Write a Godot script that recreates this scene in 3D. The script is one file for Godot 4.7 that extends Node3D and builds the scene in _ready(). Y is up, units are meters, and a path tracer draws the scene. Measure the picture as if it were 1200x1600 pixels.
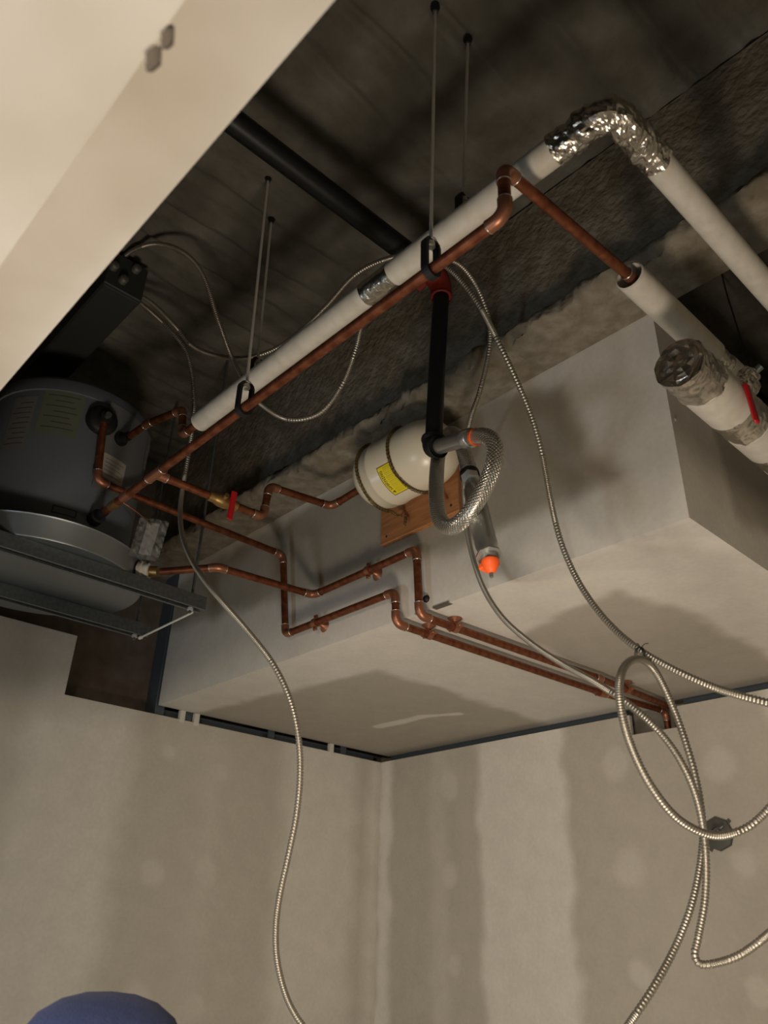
extends Node3D
# A basement mechanical corner seen from below: drywall bulkhead, copper and insulated pipes, a small water heater
# on struts, an expansion tank, a flexible sprinkler drop and loose armoured cables.
# Heights in V() are measured from the camera, which is held 1.6 m above the floor.

const EYE := 1.6
const FOCAL := 1239.9            # in pixels of the 1200 x 1600 frame
const DECK := 1.842              # underside of the deck
const XW := -2.853               # face of the left wall
const ZW := -2.635               # face of the back wall
const ZF := -1.449               # front face of the drywall bulkhead
const XR := -0.64                # right end of the bulkhead
const YB := 0.80                 # underside of the bulkhead
const YT := 1.363                # underside of the beam, top of the bulkhead front

var cam_basis: Basis
var used := {}
var M := {}
var rng := RandomNumberGenerator.new()

# ------------------------------------------------------------------ mesh builder
class MB:
	var v := PackedVector3Array()
	var n := PackedVector3Array()
	var uv := PackedVector2Array()
	var c := PackedColorArray()
	var idx := PackedInt32Array()
	var colored := false

	func add(p: Vector3, nn: Vector3, t := Vector2.ZERO, col := Color.WHITE) -> int:
		v.append(p); n.append(nn); uv.append(t); c.append(col)
		return v.size() - 1

	func tri(a: int, b: int, d: int) -> void:
		var g := (v[a] - v[d]).cross(v[a] - v[b])
		if g.dot(n[a] + n[b] + n[d]) < 0.0:
			idx.append(a); idx.append(d); idx.append(b)
		else:
			idx.append(a); idx.append(b); idx.append(d)

	func quad(a: int, b: int, d: int, e: int) -> void:
		tri(a, b, d); tri(a, d, e)

	func face(p: Array, nn: Vector3, t := []) -> void:
		var first := v.size()
		for i in p.size():
			add(p[i], nn, t[i] if t.size() else Vector2(p[i].x + p[i].z, p[i].y))
		for i in range(1, p.size() - 1):
			tri(first, first + i, first + i + 1)

	func mesh(mat: Material) -> ArrayMesh:
		var a := []
		a.resize(Mesh.ARRAY_MAX)
		a[Mesh.ARRAY_VERTEX] = v; a[Mesh.ARRAY_NORMAL] = n; a[Mesh.ARRAY_TEX_UV] = uv
		if colored: a[Mesh.ARRAY_COLOR] = c
		a[Mesh.ARRAY_INDEX] = idx
		var m := ArrayMesh.new()
		m.add_surface_from_arrays(Mesh.PRIMITIVE_TRIANGLES, a)
		m.surface_set_material(0, mat)
		return m

	# tube along points; radii is one number or one per point
	func sweep(p: PackedVector3Array, radii, sides := 12, caps := true) -> MB:
		var k := p.size()
		var t0 := (p[1] - p[0]).normalized()
		var side := t0.cross(Vector3.UP if absf(t0.y) < 0.9 else Vector3.RIGHT).normalized()
		var first := v.size()
		var length := 0.0
		for i in k:
			var t := (p[mini(i + 1, k - 1)] - p[maxi(i - 1, 0)]).normalized()
			side = (side - t * side.dot(t)).normalized()
			var up := t.cross(side)
			if i: length += p[i].distance_to(p[i - 1])
			var r: float = radii[i] if radii is PackedFloat32Array else radii
			var slope := 0.0
			if radii is PackedFloat32Array and i > 0 and i < k - 1: slope = (radii[i + 1] - radii[i - 1]) / maxf(1e-5, p[i + 1].distance_to(p[i - 1]))
			for s in sides + 1:
				var a := TAU * s / sides
				var d := side * cos(a) + up * sin(a)
				add(p[i] + d * r, (d - t * slope).normalized(), Vector2(float(s) / sides, length))
		for i in k - 1:
			for s in sides:
				var q := first + i * (sides + 1) + s
				quad(q, q + 1, q + sides + 2, q + sides + 1)
		if caps:
			for e in [0, k - 1]:
				var t := (p[0] - p[1]).normalized() if e == 0 else (p[k - 1] - p[k - 2]).normalized()
				var ring := []
				for s in sides: ring.append(v[first + e * (sides + 1) + s])
				face(ring, t)
		return self

	# profile of (radius, height) turned round the local y axis
	func lathe(prof: Array, x := Transform3D.IDENTITY, segs := 32, arc := TAU, from := 0.0) -> MB:
		var k := prof.size()
		var sn := []
		for i in k - 1:
			var d: Vector2 = prof[i + 1] - prof[i]
			sn.append(Vector2(d.y, -d.x).normalized())
		for i in k - 1:
			var n0: Vector2 = sn[i]
			var n1: Vector2 = sn[i]
			if i > 0 and sn[i - 1].dot(sn[i]) > 0.6: n0 = (sn[i - 1] + sn[i]).normalized()
			if i < k - 2 and sn[i + 1].dot(sn[i]) > 0.6: n1 = (sn[i + 1] + sn[i]).normalized()
			var first := v.size()
			for s in segs + 1:
				var a := from + arc * s / segs
				var d := Vector3(cos(a), 0, sin(a))
				add(x * (d * prof[i].x + Vector3.UP * prof[i].y), (x.basis * (d * n0.x + Vector3.UP * n0.y)).normalized(), Vector2(float(s) / segs, prof[i].y))
				add(x * (d * prof[i + 1].x + Vector3.UP * prof[i + 1].y), (x.basis * (d * n1.x + Vector3.UP * n1.y)).normalized(), Vector2(float(s) / segs, prof[i + 1].y))
			for s in segs:
				var q := first + s * 2
				quad(q, q + 1, q + 3, q + 2)
		return self

	# box with chamfered edges
	func box(size: Vector3, x := Transform3D.IDENTITY, b := 0.002) -> MB:
		var h := size / 2
		b = minf(b, minf(h.x, minf(h.y, h.z)) * 0.9)
		for ax in 3:
			for sg in [-1.0, 1.0]:
				var u := (ax + 1) % 3
				var w := (ax + 2) % 3
				var p := []
				for q in [[-1, -1], [1, -1], [1, 1], [-1, 1]]:
					var r := Vector3.ZERO
					r[ax] = h[ax] * sg; r[u] = (h[u] - b) * q[0]; r[w] = (h[w] - b) * q[1]
					p.append(x * r)
				var nn := Vector3.ZERO
				nn[ax] = sg
				face(p, (x.basis * nn).normalized(), [Vector2(0, 0), Vector2(1, 0), Vector2(1, 1), Vector2(0, 1)])
		for ax in 3:
			var u := (ax + 1) % 3
			var w := (ax + 2) % 3
			for su in [-1.0, 1.0]:
				for sw in [-1.0, 1.0]:
					var p := []
					for e in [[-1, 0], [1, 0], [1, 1], [-1, 1]]:
						var r := Vector3.ZERO
						r[ax] = (h[ax] - b) * e[0]
						r[u] = (h[u] - (b if e[1] == 0 else 0.0)) * su
						r[w] = (h[w] - (0.0 if e[1] == 0 else b)) * sw
						p.append(x * r)
					var nn := Vector3.ZERO
					nn[u] = su; nn[w] = sw
					face(p, (x.basis * nn).normalized())
		for sx in [-1.0, 1.0]:
			for sy in [-1.0, 1.0]:
				for sz in [-1.0, 1.0]:
					var s := Vector3(sx, sy, sz)
					face([x * ((h - Vector3(0, b, b)) * s), x * ((h - Vector3(b, 0, b)) * s), x * ((h - Vector3(b, b, 0)) * s)], (x.basis * s).normalized())
		return self

	# closed outline (in the x-y plane, anticlockwise) drawn out along z from 0 to depth
	func extrude(poly: PackedVector2Array, depth: float, x := Transform3D.IDENTITY) -> MB:
		var t := Geometry2D.triangulate_polygon(poly)
		for e in [[0.0, Vector3.FORWARD], [depth, Vector3.BACK]]:
			var first := v.size()
			for q in poly: add(x * Vector3(q.x, q.y, e[0]), (x.basis * e[1]).normalized(), q)
			for i in range(0, t.size(), 3): tri(first + t[i], first + t[i + 1], first + t[i + 2])
		for i in poly.size():
			var a := poly[i]
			var b := poly[(i + 1) % poly.size()]
			var d := (b - a).normalized()
			face([x * Vector3(a.x, a.y, 0), x * Vector3(b.x, b.y, 0), x * Vector3(b.x, b.y, depth), x * Vector3(a.x, a.y, depth)], (x.basis * Vector3(d.y, -d.x, 0)).normalized())
		return self

# ------------------------------------------------------------------ placing
func V(x: float, y: float, z: float) -> Vector3:
	return Vector3(x, y + EYE, z)

func ray(u: float, w: float) -> Vector3:
	return cam_basis * Vector3((u - 600.0) / FOCAL, -(w - 800.0) / FOCAL, -1.0)

func on_x(u, w, x) -> Vector3:
	var d := ray(u, w)
	return Vector3(0, EYE, 0) + d * (x / d.x)

func on_y(u, w, y) -> Vector3:
	var d := ray(u, w)
	return Vector3(0, EYE, 0) + d * (y / d.y)

func on_z(u, w, z) -> Vector3:
	var d := ray(u, w)
	return Vector3(0, EYE, 0) + d * (z / d.z)

func deep(u, w, t) -> Vector3:
	return Vector3(0, EYE, 0) + ray(u, w) * t

func along(d: Vector3) -> Basis:            # local y runs along d
	d = d.normalized()
	var x := d.cross(Vector3.BACK if absf(d.z) < 0.9 else Vector3.RIGHT).normalized()
	return Basis(x, d, x.cross(d))

func at(p: Vector3, d := Vector3.UP) -> Transform3D:
	return Transform3D(along(d) if d != Vector3.UP else Basis.IDENTITY, p)

func numbered(called: String) -> String:
	used[called] = used.get(called, -1) + 1
	return called if used[called] == 0 else "%s_%03d" % [called, used[called]]

func tag(o: Node3D, label: String, category := "", group := "", kind := "") -> Node3D:
	if label: o.set_meta("label", label)
	if category: o.set_meta("category", category)
	if group: o.set_meta("group", group)
	if kind: o.set_meta("kind", kind)
	return o

func thing(called: String, where: Vector3, label := "", category := "", group := "") -> Node3D:
	var o := Node3D.new()
	o.name = numbered(called)
	add_child(o)
	o.position = where
	return tag(o, label, category, group)

# one mesh part; points of b are in world space, so the part is moved back by its parents' places
func part(parent: Node3D, called: String, b: MB, mat: Material, label := "") -> MeshInstance3D:
	var o := MeshInstance3D.new()
	o.name = called
	o.mesh = b.mesh(mat)
	parent.add_child(o, true)
	if parent != self:
		var off := Vector3.ZERO
		var q: Node = parent
		while q is Node3D and q != self:
			off += q.position
			q = q.get_parent()
		o.position = -off
	if label: o.set_meta("label", label)
	return o

func single(called: String, b: MB, mat: Material, label: String, category: String, group := "") -> MeshInstance3D:
	var o := MeshInstance3D.new()
	o.name = numbered(called)
	o.mesh = b.mesh(mat)
	add_child(o)
	tag(o, label, category, group)
	return o

func structure(called: String, label := "") -> Node3D:
	var o := Node3D.new()
	o.name = called
	add_child(o)
	tag(o, label, "", "", "structure")
	return o

# ------------------------------------------------------------------ materials
func mat(called: String, col: Color, rough := 0.8, metal := 0.0) -> StandardMaterial3D:
	var m := StandardMaterial3D.new()
	m.resource_name = called
	m.albedo_color = col
	m.roughness = rough
	m.metallic = metal
	M[called] = m
	return m

func noise_tex(sd: int, freq: float, oct: int, a: Color, b: Color, size := 256, ridged := false) -> NoiseTexture2D:
	var f := FastNoiseLite.new()
	f.seed = sd
	f.frequency = freq
	f.fractal_octaves = oct
	if ridged: f.noise_type = FastNoiseLite.TYPE_CELLULAR
	var t := NoiseTexture2D.new()
	t.width = size
	t.height = size
	t.seamless = true
	t.noise = f
	var g := Gradient.new()
	g.set_color(0, a)
	g.set_color(1, b)
	t.color_ramp = g
	return t

func worldly(m: StandardMaterial3D, tex: Texture2D, scale: float) -> StandardMaterial3D:
	m.albedo_texture = tex
	m.uv1_triplanar = true
	m.uv1_world_triplanar = true
	m.uv1_scale = Vector3.ONE * scale
	return m

func relief(m: StandardMaterial3D, tex: Texture2D, cm: float) -> StandardMaterial3D:
	m.heightmap_enabled = true
	m.heightmap_texture = tex
	m.heightmap_scale = cm
	return m

func rgb(r, g, b) -> Color:
	return Color(r / 255.0, g / 255.0, b / 255.0)

func make_materials() -> void:
	var W := Color.WHITE
	var K := Color.BLACK
	var cop := mat("copper", rgb(154, 106, 80), 0.36, 0.7)
	worldly(cop, noise_tex(3, 0.012, 5, rgb(150, 110, 90), rgb(255, 235, 215)), 9.0)
	cop.roughness_texture = noise_tex(9, 0.02, 3, rgb(150, 150, 150), W)
	cop.roughness = 0.58
	mat("copper_fitting", rgb(160, 108, 82), 0.42, 0.72)
	mat("solder", rgb(205, 203, 196), 0.3, 0.95)
	worldly(mat("jacket", rgb(206, 201, 190), 0.72), noise_tex(5, 0.02, 4, rgb(232, 230, 224), W), 5.0)
	var foil := mat("foil", rgb(224, 218, 206), 0.28, 1.0)
	relief(worldly(foil, noise_tex(6, 0.03, 3, rgb(215, 215, 215), W), 7.0), noise_tex(16, 0.02, 4, K, W, 256, true), 0.25)
	worldly(mat("black_steel", rgb(24, 25, 27), 0.42, 0.3), noise_tex(8, 0.03, 4, rgb(200, 200, 200), W), 8.0)
	mat("black_cast", rgb(30, 30, 31), 0.6, 0.3)
	mat("red_paint", rgb(108, 26, 18), 0.55)
	mat("red_grip", rgb(176, 18, 26), 0.4)
	mat("orange", rgb(244, 96, 34), 0.5)
	mat("galvanised", rgb(130, 136, 138), 0.42, 0.85)
	worldly(mat("strut_steel", rgb(126, 132, 134), 0.45, 0.75), noise_tex(10, 0.02, 3, rgb(205, 208, 210), W), 10.0)
	mat("bright_steel", rgb(186, 186, 180), 0.33, 0.85)
	mat("zinc_rod", rgb(212, 210, 202), 0.4, 0.35)
	mat("armour", rgb(160, 154, 142), 0.38, 0.8)
	var braid := mat("braid", rgb(205, 200, 188), 0.3, 0.9)
	var im := Image.create(64, 64, false, Image.FORMAT_RGB8)
	for y in 64:
		for x in 64:
			var a := absf(fposmod(x + y, 32.0) / 16.0 - 1.0)
			var b := absf(fposmod(x - y, 32.0) / 16.0 - 1.0)
			var h := maxf(smoothstep(0.25, 0.85, a), smoothstep(0.25, 0.85, b))
			im.set_pixel(x, y, Color(h, h, h))
	var weave := ImageTexture.create_from_image(im)
	relief(braid, weave, 0.16)
	braid.uv1_scale = Vector3(7, 64, 1)
	mat("rubber", rgb(14, 14, 14), 0.6)
	mat("white_plastic", rgb(226, 224, 214), 0.5)
	var brassy := mat("brass", rgb(168, 136, 84), 0.42, 0.85)
	brassy.metallic_specular = 0.5
	mat("chain_metal", rgb(120, 104, 66), 0.45, 0.7)
	mat("tank_enamel", rgb(214, 205, 182), 0.3)
	mat("heater_jacket", rgb(88, 95, 103), 0.5)
	mat("heater_panel", rgb(100, 103, 106), 0.6)
	mat("label_grey", rgb(104, 104, 104), 0.7)
	mat("label_white", rgb(160, 156, 148), 0.7)
	mat("print_dark", rgb(58, 58, 58), 0.8)
	mat("label_olive", rgb(96, 102, 88), 0.7)
	var bag := mat("clear_bag", Color(0.6, 0.6, 0.58, 0.3), 0.35)
	bag.transparency = BaseMaterial3D.TRANSPARENCY_ALPHA
	worldly(mat("concrete_rough", rgb(142, 135, 121), 0.95), noise_tex(21, 0.02, 5, rgb(190, 184, 172), W), 3.0)
	relief(M.concrete_rough, noise_tex(22, 0.05, 5, K, W), 0.3)
	worldly(mat("deck", rgb(102, 100, 92), 0.95), noise_tex(23, 0.012, 5, rgb(176, 170, 160), W), 1.6)
	relief(M.deck, noise_tex(24, 0.09, 4, K, W), 0.3)
	worldly(mat("floor_slab", rgb(150, 146, 138), 0.9), noise_tex(25, 0.01, 5, rgb(196, 194, 188), W), 0.8)
	worldly(mat("brown_paper", rgb(112, 100, 90), 0.9), noise_tex(26, 0.02, 4, rgb(210, 204, 198), W), 2.0)
	mat("torn_paper", rgb(92, 84, 74), 0.95)
	mat("drywall_core", rgb(206, 202, 192), 0.95)
	worldly(mat("paint_white", rgb(224, 220, 211), 0.85), noise_tex(27, 0.008, 4, rgb(226, 222, 214), W), 1.3)
	mat("stud_steel", rgb(92, 102, 110), 0.55, 0.5)
	worldly(mat("grey_paper", rgb(150, 144, 134), 0.9), noise_tex(30, 0.02, 4, rgb(215, 212, 206), W), 2.0)
	mat("wireway_steel", rgb(52, 54, 54), 0.6, 0.3)
	mat("box_steel", rgb(96, 95, 88), 0.55, 0.5)
	mat("cap_cloth", rgb(74, 86, 134), 0.95)
	M.cap_cloth.rim_enabled = true
	M.cap_cloth.rim = 0.4
	relief(worldly(M.cap_cloth, noise_tex(28, 0.05, 3, rgb(210, 212, 220), W), 6.0), noise_tex(29, 0.2, 2, K, W), 0.12)
	var person := mat("person", W, 0.85)
	person.vertex_color_use_as_albedo = true
	var plank := mat("plank", W, 0.7)
	var wi := Image.create(256, 128, false, Image.FORMAT_RGB8)
	var f := FastNoiseLite.new()
	f.seed = 41
	f.frequency = 0.01
	for y in 128:
		for x in 256:
			var g := f.get_noise_2d(x * 0.5, y * 7.0) * 0.5 + 0.35 * f.get_noise_2d(x * 0.9 + 400.0, y * 22.0)
			var knot := exp(-(pow(x - 182.0, 2) + pow((y - 40.0) * 1.6, 2)) / 160.0)
			wi.set_pixel(x, y, rgb(176, 122, 76).lerp(rgb(126, 80, 46), clampf(0.42 + g - 0.1 + knot * 0.6, 0, 1)))
	plank.albedo_texture = ImageTexture.create_from_image(wi)

# A drywall face: grey paper with lighter joint compound where the photograph shows it.
# bands: [x0, y0, x1, y1] in metres; holes: polygons of bare paper; spots: [x, y, r] over screw heads; marks: [x0, y0, x1, y1, width] dark slits, the shade in open board joints painted flat
func drywall_tex(sd: int, size: Vector2, bare: Array, bands: Array, spots: Array, marks := [], all_mud := false, soft := 0.02, strength := 1.0) -> StandardMaterial3D:
	var step := 0.006
	var w := int(size.x / step)
	var h := int(size.y / step)
	var f := FastNoiseLite.new()
	f.seed = sd
	f.frequency = 1.0
	f.fractal_octaves = 3
	var im := Image.create(w, h, false, Image.FORMAT_RGB8)
	var mud := rgb(211, 206, 196)
	var paper := mud.lerp(rgb(172, 165, 152), strength)
	for j in h:
		for i in w:
			var p := Vector2((i + 0.5) * step, (j + 0.5) * step)
			var wob := f.get_noise_2d(p.x * 4.0, p.y * 4.0) * 0.03
			var k := 1.0 if all_mud else 0.0
			for b in bands:
				var d := maxf(maxf(b[0] - p.x, p.x - b[2]), maxf(b[1] - p.y, p.y - b[3])) + wob
				k = maxf(k, (1.0 - smoothstep(-soft, soft, d)) * (b[4] if b.size() > 4 else 1.0))
			for poly in bare:
				var d := 1e9
				for e in poly.size():
					d = minf(d, p.distance_to(Geometry2D.get_closest_point_to_segment(p, poly[e], poly[(e + 1) % poly.size()])))
				if Geometry2D.is_point_in_polygon(p, poly): d = -d
				k = minf(k, smoothstep(-soft, soft, d + wob))
			for s in spots:
				var d := p.distance_to(Vector2(s[0], s[1])) + wob
				k = maxf(k, (1.0 - smoothstep(s[2] * 0.4, s[2], d)) * 0.45)
			for s in marks:
				if s.size() == 6:
					var d2 := p.distance_to(Geometry2D.get_closest_point_to_segment(p, Vector2(s[0], s[1]), Vector2(s[2], s[3]))) + wob * 0.4
					k = maxf(k, 1.0 - smoothstep(s[4] * 0.5, s[4], d2))
			var c := paper.lerp(mud, k)
			var grain := 1.0 + f.get_noise_2d(p.x * 9.0 + 50.0, p.y * 9.0) * 0.025 + f.get_noise_2d(p.x * 60.0, p.y * 60.0 + 9.0) * 0.03
			c = Color(c.r * grain, c.g * grain, c.b * grain)
			for s in marks:
				if s.size() == 5:
					var d3 := p.distance_to(Geometry2D.get_closest_point_to_segment(p, Vector2(s[0], s[1]), Vector2(s[2], s[3])))
					if d3 < s[4]: c = c.lerp(rgb(60, 54, 46), 0.8)
			im.set_pixel(i, j, c)
	var m := StandardMaterial3D.new()
	m.resource_name = "drywall"
	m.roughness = 0.9
	m.albedo_texture = ImageTexture.create_from_image(im)
	m.texture_repeat = false
	return m

# board: rectangles [u0, v0, u1, v1] in metres on the plane at o spanned by unit vectors U, W; n points to the room
func board(o: Vector3, U: Vector3, W: Vector3, n: Vector3, t: float, size: Vector2, rects: Array) -> MB:
	var b := MB.new()
	for r in rects:
		var c := [o + U * r[0] + W * r[1], o + U * r[2] + W * r[1], o + U * r[2] + W * r[3], o + U * r[0] + W * r[3]]
		var q := [Vector2(r[0], r[1]) / size, Vector2(r[2], r[1]) / size, Vector2(r[2], r[3]) / size, Vector2(r[0], r[3]) / size]
		b.face(c, n, q)
		b.face([c[0] - n * t, c[1] - n * t, c[2] - n * t, c[3] - n * t], -n, q)
		for e in 4:
			var f := (e + 1) % 4
			var side: Vector3 = [-W, U, W, -U][e]
			b.face([c[e], c[f], c[f] - n * t, c[e] - n * t], side, [q[e], q[f], q[f], q[e]])
	return b

# ------------------------------------------------------------------ pipes
func arc_at(a: Vector3, b: Vector3, c: Vector3, r: float, steps := 7) -> PackedVector3Array:
	var d0 := (a - b).normalized()
	var d1 := (c - b).normalized()
	var half := d0.angle_to(d1) / 2.0
	var cut := r / tan(half)
	var out := PackedVector3Array()
	var centre := b + (d0 + d1).normalized() * (r / sin(half))
	var p0 := b + d0 * cut
	var p1 := b + d1 * cut
	for i in steps + 1:
		var k := float(i) / steps
		out.append(centre + (p0 - centre).slerp(p1 - centre, k))
	return out

func ring(p: Vector3, d: Vector3, r: float, h: float) -> MB:
	return MB.new().lathe([Vector2(r * 0.93, -h / 2), Vector2(r, -h / 4), Vector2(r, h / 4), Vector2(r * 0.93, h / 2)], at(p, d), 16)

# a soldered run: straight pipes, elbows at the corners, bright solder rings at the elbow mouths
func run(root: Node3D, pts: Array, r := 0.0111, bend := 0.022) -> void:
	var k := pts.size()
	for i in k - 1:
		var a: Vector3 = pts[i]
		var b: Vector3 = pts[i + 1]
		var d := (b - a).normalized()
		if i > 0: a += d * bend / tan((pts[i - 1] - pts[i]).angle_to(pts[i + 1] - pts[i]) / 2.0)
		if i < k - 2: b -= d * bend / tan((pts[i] - pts[i + 1]).angle_to(pts[i + 2] - pts[i + 1]) / 2.0)
		part(root, "pipe", MB.new().sweep(PackedVector3Array([a, a.lerp(b, 0.5), b]), r, 16), M.copper)
	for i in range(1, k - 1):
		elbow(root, pts[i - 1], pts[i], pts[i + 1], r, bend)

func elbow(root: Node3D, a: Vector3, b: Vector3, c: Vector3, r := 0.0111, bend := 0.022) -> void:
	var arc := arc_at(a, b, c, bend)
	var d0 := (a - b).normalized()
	var d1 := (c - b).normalized()
	var p := PackedVector3Array([arc[0] + d0 * 0.014])
	p.append_array(arc)
	p.append(arc[arc.size() - 1] + d1 * 0.014)
	var e := part(root, "elbow", MB.new().sweep(p, r * 1.16, 16), M.copper_fitting)
	part(e, "solder_ring", ring(p[0], d0, r * 1.2, 0.003), M.solder)
	part(e, "solder_ring", ring(p[p.size() - 1], d1, r * 1.2, 0.003), M.solder)

func smooth(pts: PackedVector3Array, gap: float) -> PackedVector3Array:
	var c := Curve3D.new()
	c.bake_interval = gap
	for i in pts.size():
		var t := (pts[mini(i + 1, pts.size() - 1)] - pts[maxi(i - 1, 0)]) / 6.0
		c.add_point(pts[i], -t, t)
	return c.get_baked_points()

func armoured(called: String, list: Array, r: float, label: String) -> void:
	var p := PackedVector3Array()
	for q in list: p.append(deep(q[0], q[1], q[2]))
	var s := smooth(p, 0.0015)
	var rad := PackedFloat32Array()
	for i in s.size():
		rad.append(r * (1.0 + 0.13 * cos(TAU * i / 5.0)))
	single(called, MB.new().sweep(s, rad, 9), M.armour, label, "cable", "")

func bell_hanger(p: Vector3, pipe_dir: Vector3, to_wall: Vector3, reach: float, label: String, group: String) -> void:
	var h := thing("bell_hanger", p + to_wall * reach, label, "pipe hanger", group)
	part(h, "clamp_ring", MB.new().lathe([Vector2(0.0115, -0.008), Vector2(0.0145, -0.008), Vector2(0.0145, 0.008), Vector2(0.0115, 0.008), Vector2(0.0115, -0.008)], at(p, pipe_dir), 20), M.copper_fitting)
	var side := pipe_dir.cross(to_wall).normalized()
	for s in [-1.0, 1.0]:
		var ear := part(h, "clamp_ear", MB.new().box(Vector3(0.013, 0.016, 0.006), Transform3D(Basis(side, pipe_dir, side.cross(pipe_dir)), p + side * s * 0.019), 0.0015), M.copper_fitting)
		part(ear, "screw", MB.new().lathe([Vector2(0, -0.007), Vector2(0.003, -0.007), Vector2(0.003, 0.007), Vector2(0.0001, 0.007)], at(p + side * s * 0.02, to_wall), 8), M.copper_fitting)
	part(h, "bell", MB.new().lathe([Vector2(0.004, 0.012), Vector2(0.006, 0.013), Vector2(0.008, reach - 0.012), Vector2(0.015, reach - 0.006), Vector2(0.021, reach - 0.001), Vector2(0.0, reach - 0.0005)], at(p, to_wall), 20), M.copper_fitting)

# rod from the deck down to a clevis that carries a pipe running along x
func clevis(top: Vector3, pipe: Vector3, pipe_r: float, label: String, tall := 0.075) -> void:
	var h := thing("clevis_hanger", Vector3(pipe.x, pipe.y - pipe_r, pipe.z), label, "pipe hanger", "rod hangers of the overhead pipes")
	var head := pipe + Vector3.UP * tall
	var lean := (top - head).normalized()
	part(h, "threaded_rod", MB.new().sweep(PackedVector3Array([head - lean * 0.022, head + lean * 0.3, top]), 0.0036, 10), M.zinc_rod)
	part(h, "anchor", MB.new().lathe([Vector2(0.002, -0.01), Vector2(0.007, -0.01), Vector2(0.008, -0.003), Vector2(0.011, 0.006), Vector2(0.0, 0.007)], at(top), 14), M.black_cast)
	var y := part(h, "nut", MB.new().lathe([Vector2(0.0, -0.006), Vector2(0.009, -0.006), Vector2(0.009, 0.006), Vector2(0.0, 0.006)], at(head - lean * 0.012, lean), 6), M.zinc_rod)
	part(y, "washer", MB.new().lathe([Vector2(0.0, -0.0015), Vector2(0.011, -0.0015), Vector2(0.011, 0.0015), Vector2(0.0, 0.0015)], at(head - lean * 0.004, lean), 14), M.zinc_rod)
	# strap: a tall loop of flat bar across the pipe
	var rr := pipe_r + 0.0045
	var loop := PackedVector2Array()
	for i in 13:
		var a := PI + PI * i / 12.0
		loop.append(Vector2(cos(a) * rr, sin(a) * rr))
	var wtop := minf(rr, 0.02)
	loop.append(Vector2(wtop, tall - 0.018))
	for i in 7:
		var a := PI * i / 6.0
		loop.append(Vector2(cos(a) * wtop, tall - 0.016 + sin(a) * 0.012))
	var st := MB.new()
	var xf := Transform3D(Basis(Vector3.BACK, Vector3.UP, Vector3.LEFT), pipe + Vector3.RIGHT * 0.0075)
	band(st, loop, 0.0032, 0.015, xf)
	part(h, "strap", st, M.black_cast)

# flat bar bent round a closed loop in the local x-y plane, drawn along z
func band(b: MB, loop: PackedVector2Array, half: float, depth: float, xf: Transform3D) -> void:
	var k := loop.size()
	for i in k:
		var a := loop[i]
		var c := loop[(i + 1) % k]
		if a.distance_to(c) < 1e-5: continue
		var na := outward(loop, i)
		var nc := outward(loop, (i + 1) % k)
		var d := (c - a).normalized()
		var nn := Vector2(d.y, -d.x)
		var o := [xf * v3(a + na * half, 0), xf * v3(c + nc * half, 0), xf * v3(c + nc * half, depth), xf * v3(a + na * half, depth)]
		var q := [xf * v3(a - na * half, 0), xf * v3(c - nc * half, 0), xf * v3(c - nc * half, depth), xf * v3(a - na * half, depth)]
		b.face(o, xf.basis * v3(nn, 0))
		b.face(q, xf.basis * v3(-nn, 0))
		b.face([o[0], o[1], q[1], q[0]], xf.basis * Vector3(0, 0, -1))
		b.face([o[3], o[2], q[2], q[3]], xf.basis * Vector3(0, 0, 1))

func outward(loop: PackedVector2Array, i: int) -> Vector2:
	var k := loop.size()
	var d := (loop[(i + 1) % k] - loop[(i + k - 1) % k]).normalized()
	return Vector2(d.y, -d.x)

func v3(p: Vector2, z: float) -> Vector3:
	return Vector3(p.x, p.y, z)

# crumpled foil sleeve along points
func crumpled(p: PackedVector3Array, r: float, sd: int, amount := 0.05, capped := false) -> MB:
	var f := FastNoiseLite.new()
	f.seed = sd
	f.frequency = 21.0
	f.fractal_octaves = 3
	var s := PackedVector3Array()
	for i in p.size() - 1:
		var steps := maxi(1, int(p[i].distance_to(p[i + 1]) / 0.0028))
		for q in steps: s.append(p[i].lerp(p[i + 1], float(q) / steps))
	s.append(p[p.size() - 1])
	var b := MB.new().sweep(s, r, 46, capped)
	for i in b.v.size():
		var q := b.v[i]
		b.v[i] = q + b.n[i] * r * amount * (absf(f.get_noise_3dv(q)) * 4.0 - 0.5)
	return flatten(b)

# unshared faces with their own normals: creases
func flatten(b: MB) -> MB:
	var o := MB.new()
	for i in range(0, b.idx.size(), 3):
		var a := b.v[b.idx[i]]
		var c := b.v[b.idx[i + 1]]
		var d := b.v[b.idx[i + 2]]
		var g := (a - d).cross(a - c).normalized()
		var first := o.v.size()
		for q in [a, c, d]: o.add(q, g)
		o.idx.append(first); o.idx.append(first + 1); o.idx.append(first + 2)
	return o

# a piece of curved sheet on an upright or lying cylinder
func patch(centre: Vector3, axis: Vector3, zero: Vector3, r: float, a0: float, a1: float, h0: float, h1: float, turned := false) -> MB:
	var b := MB.new()
	var other := axis.cross(zero)
	var k := 10
	for i in k + 1:
		var t := float(i) / k
		var a := deg_to_rad(lerpf(a0, a1, t))
		var d := zero * cos(a) + other * sin(a)
		for j in 2:
			var uv := Vector2(t, j) if not turned else Vector2(j, t)
			b.add(centre + d * r + axis * (h0 if j == 0 else h1), d, uv)
	for i in k: b.quad(i * 2, i * 2 + 1, i * 2 + 3, i * 2 + 2)
	return b

# ------------------------------------------------------------------ the scene
func _ready() -> void:
	rng.seed = 7
	setup_view()
	make_materials()
	build_shell()
	build_bulkhead()
	build_heater()
	build_copper()
	build_insulated()
	build_hangers()
	build_tank()
	build_sprinkler()
	build_cables()
	build_small_things()
	build_person()
	build_lamps()

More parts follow.
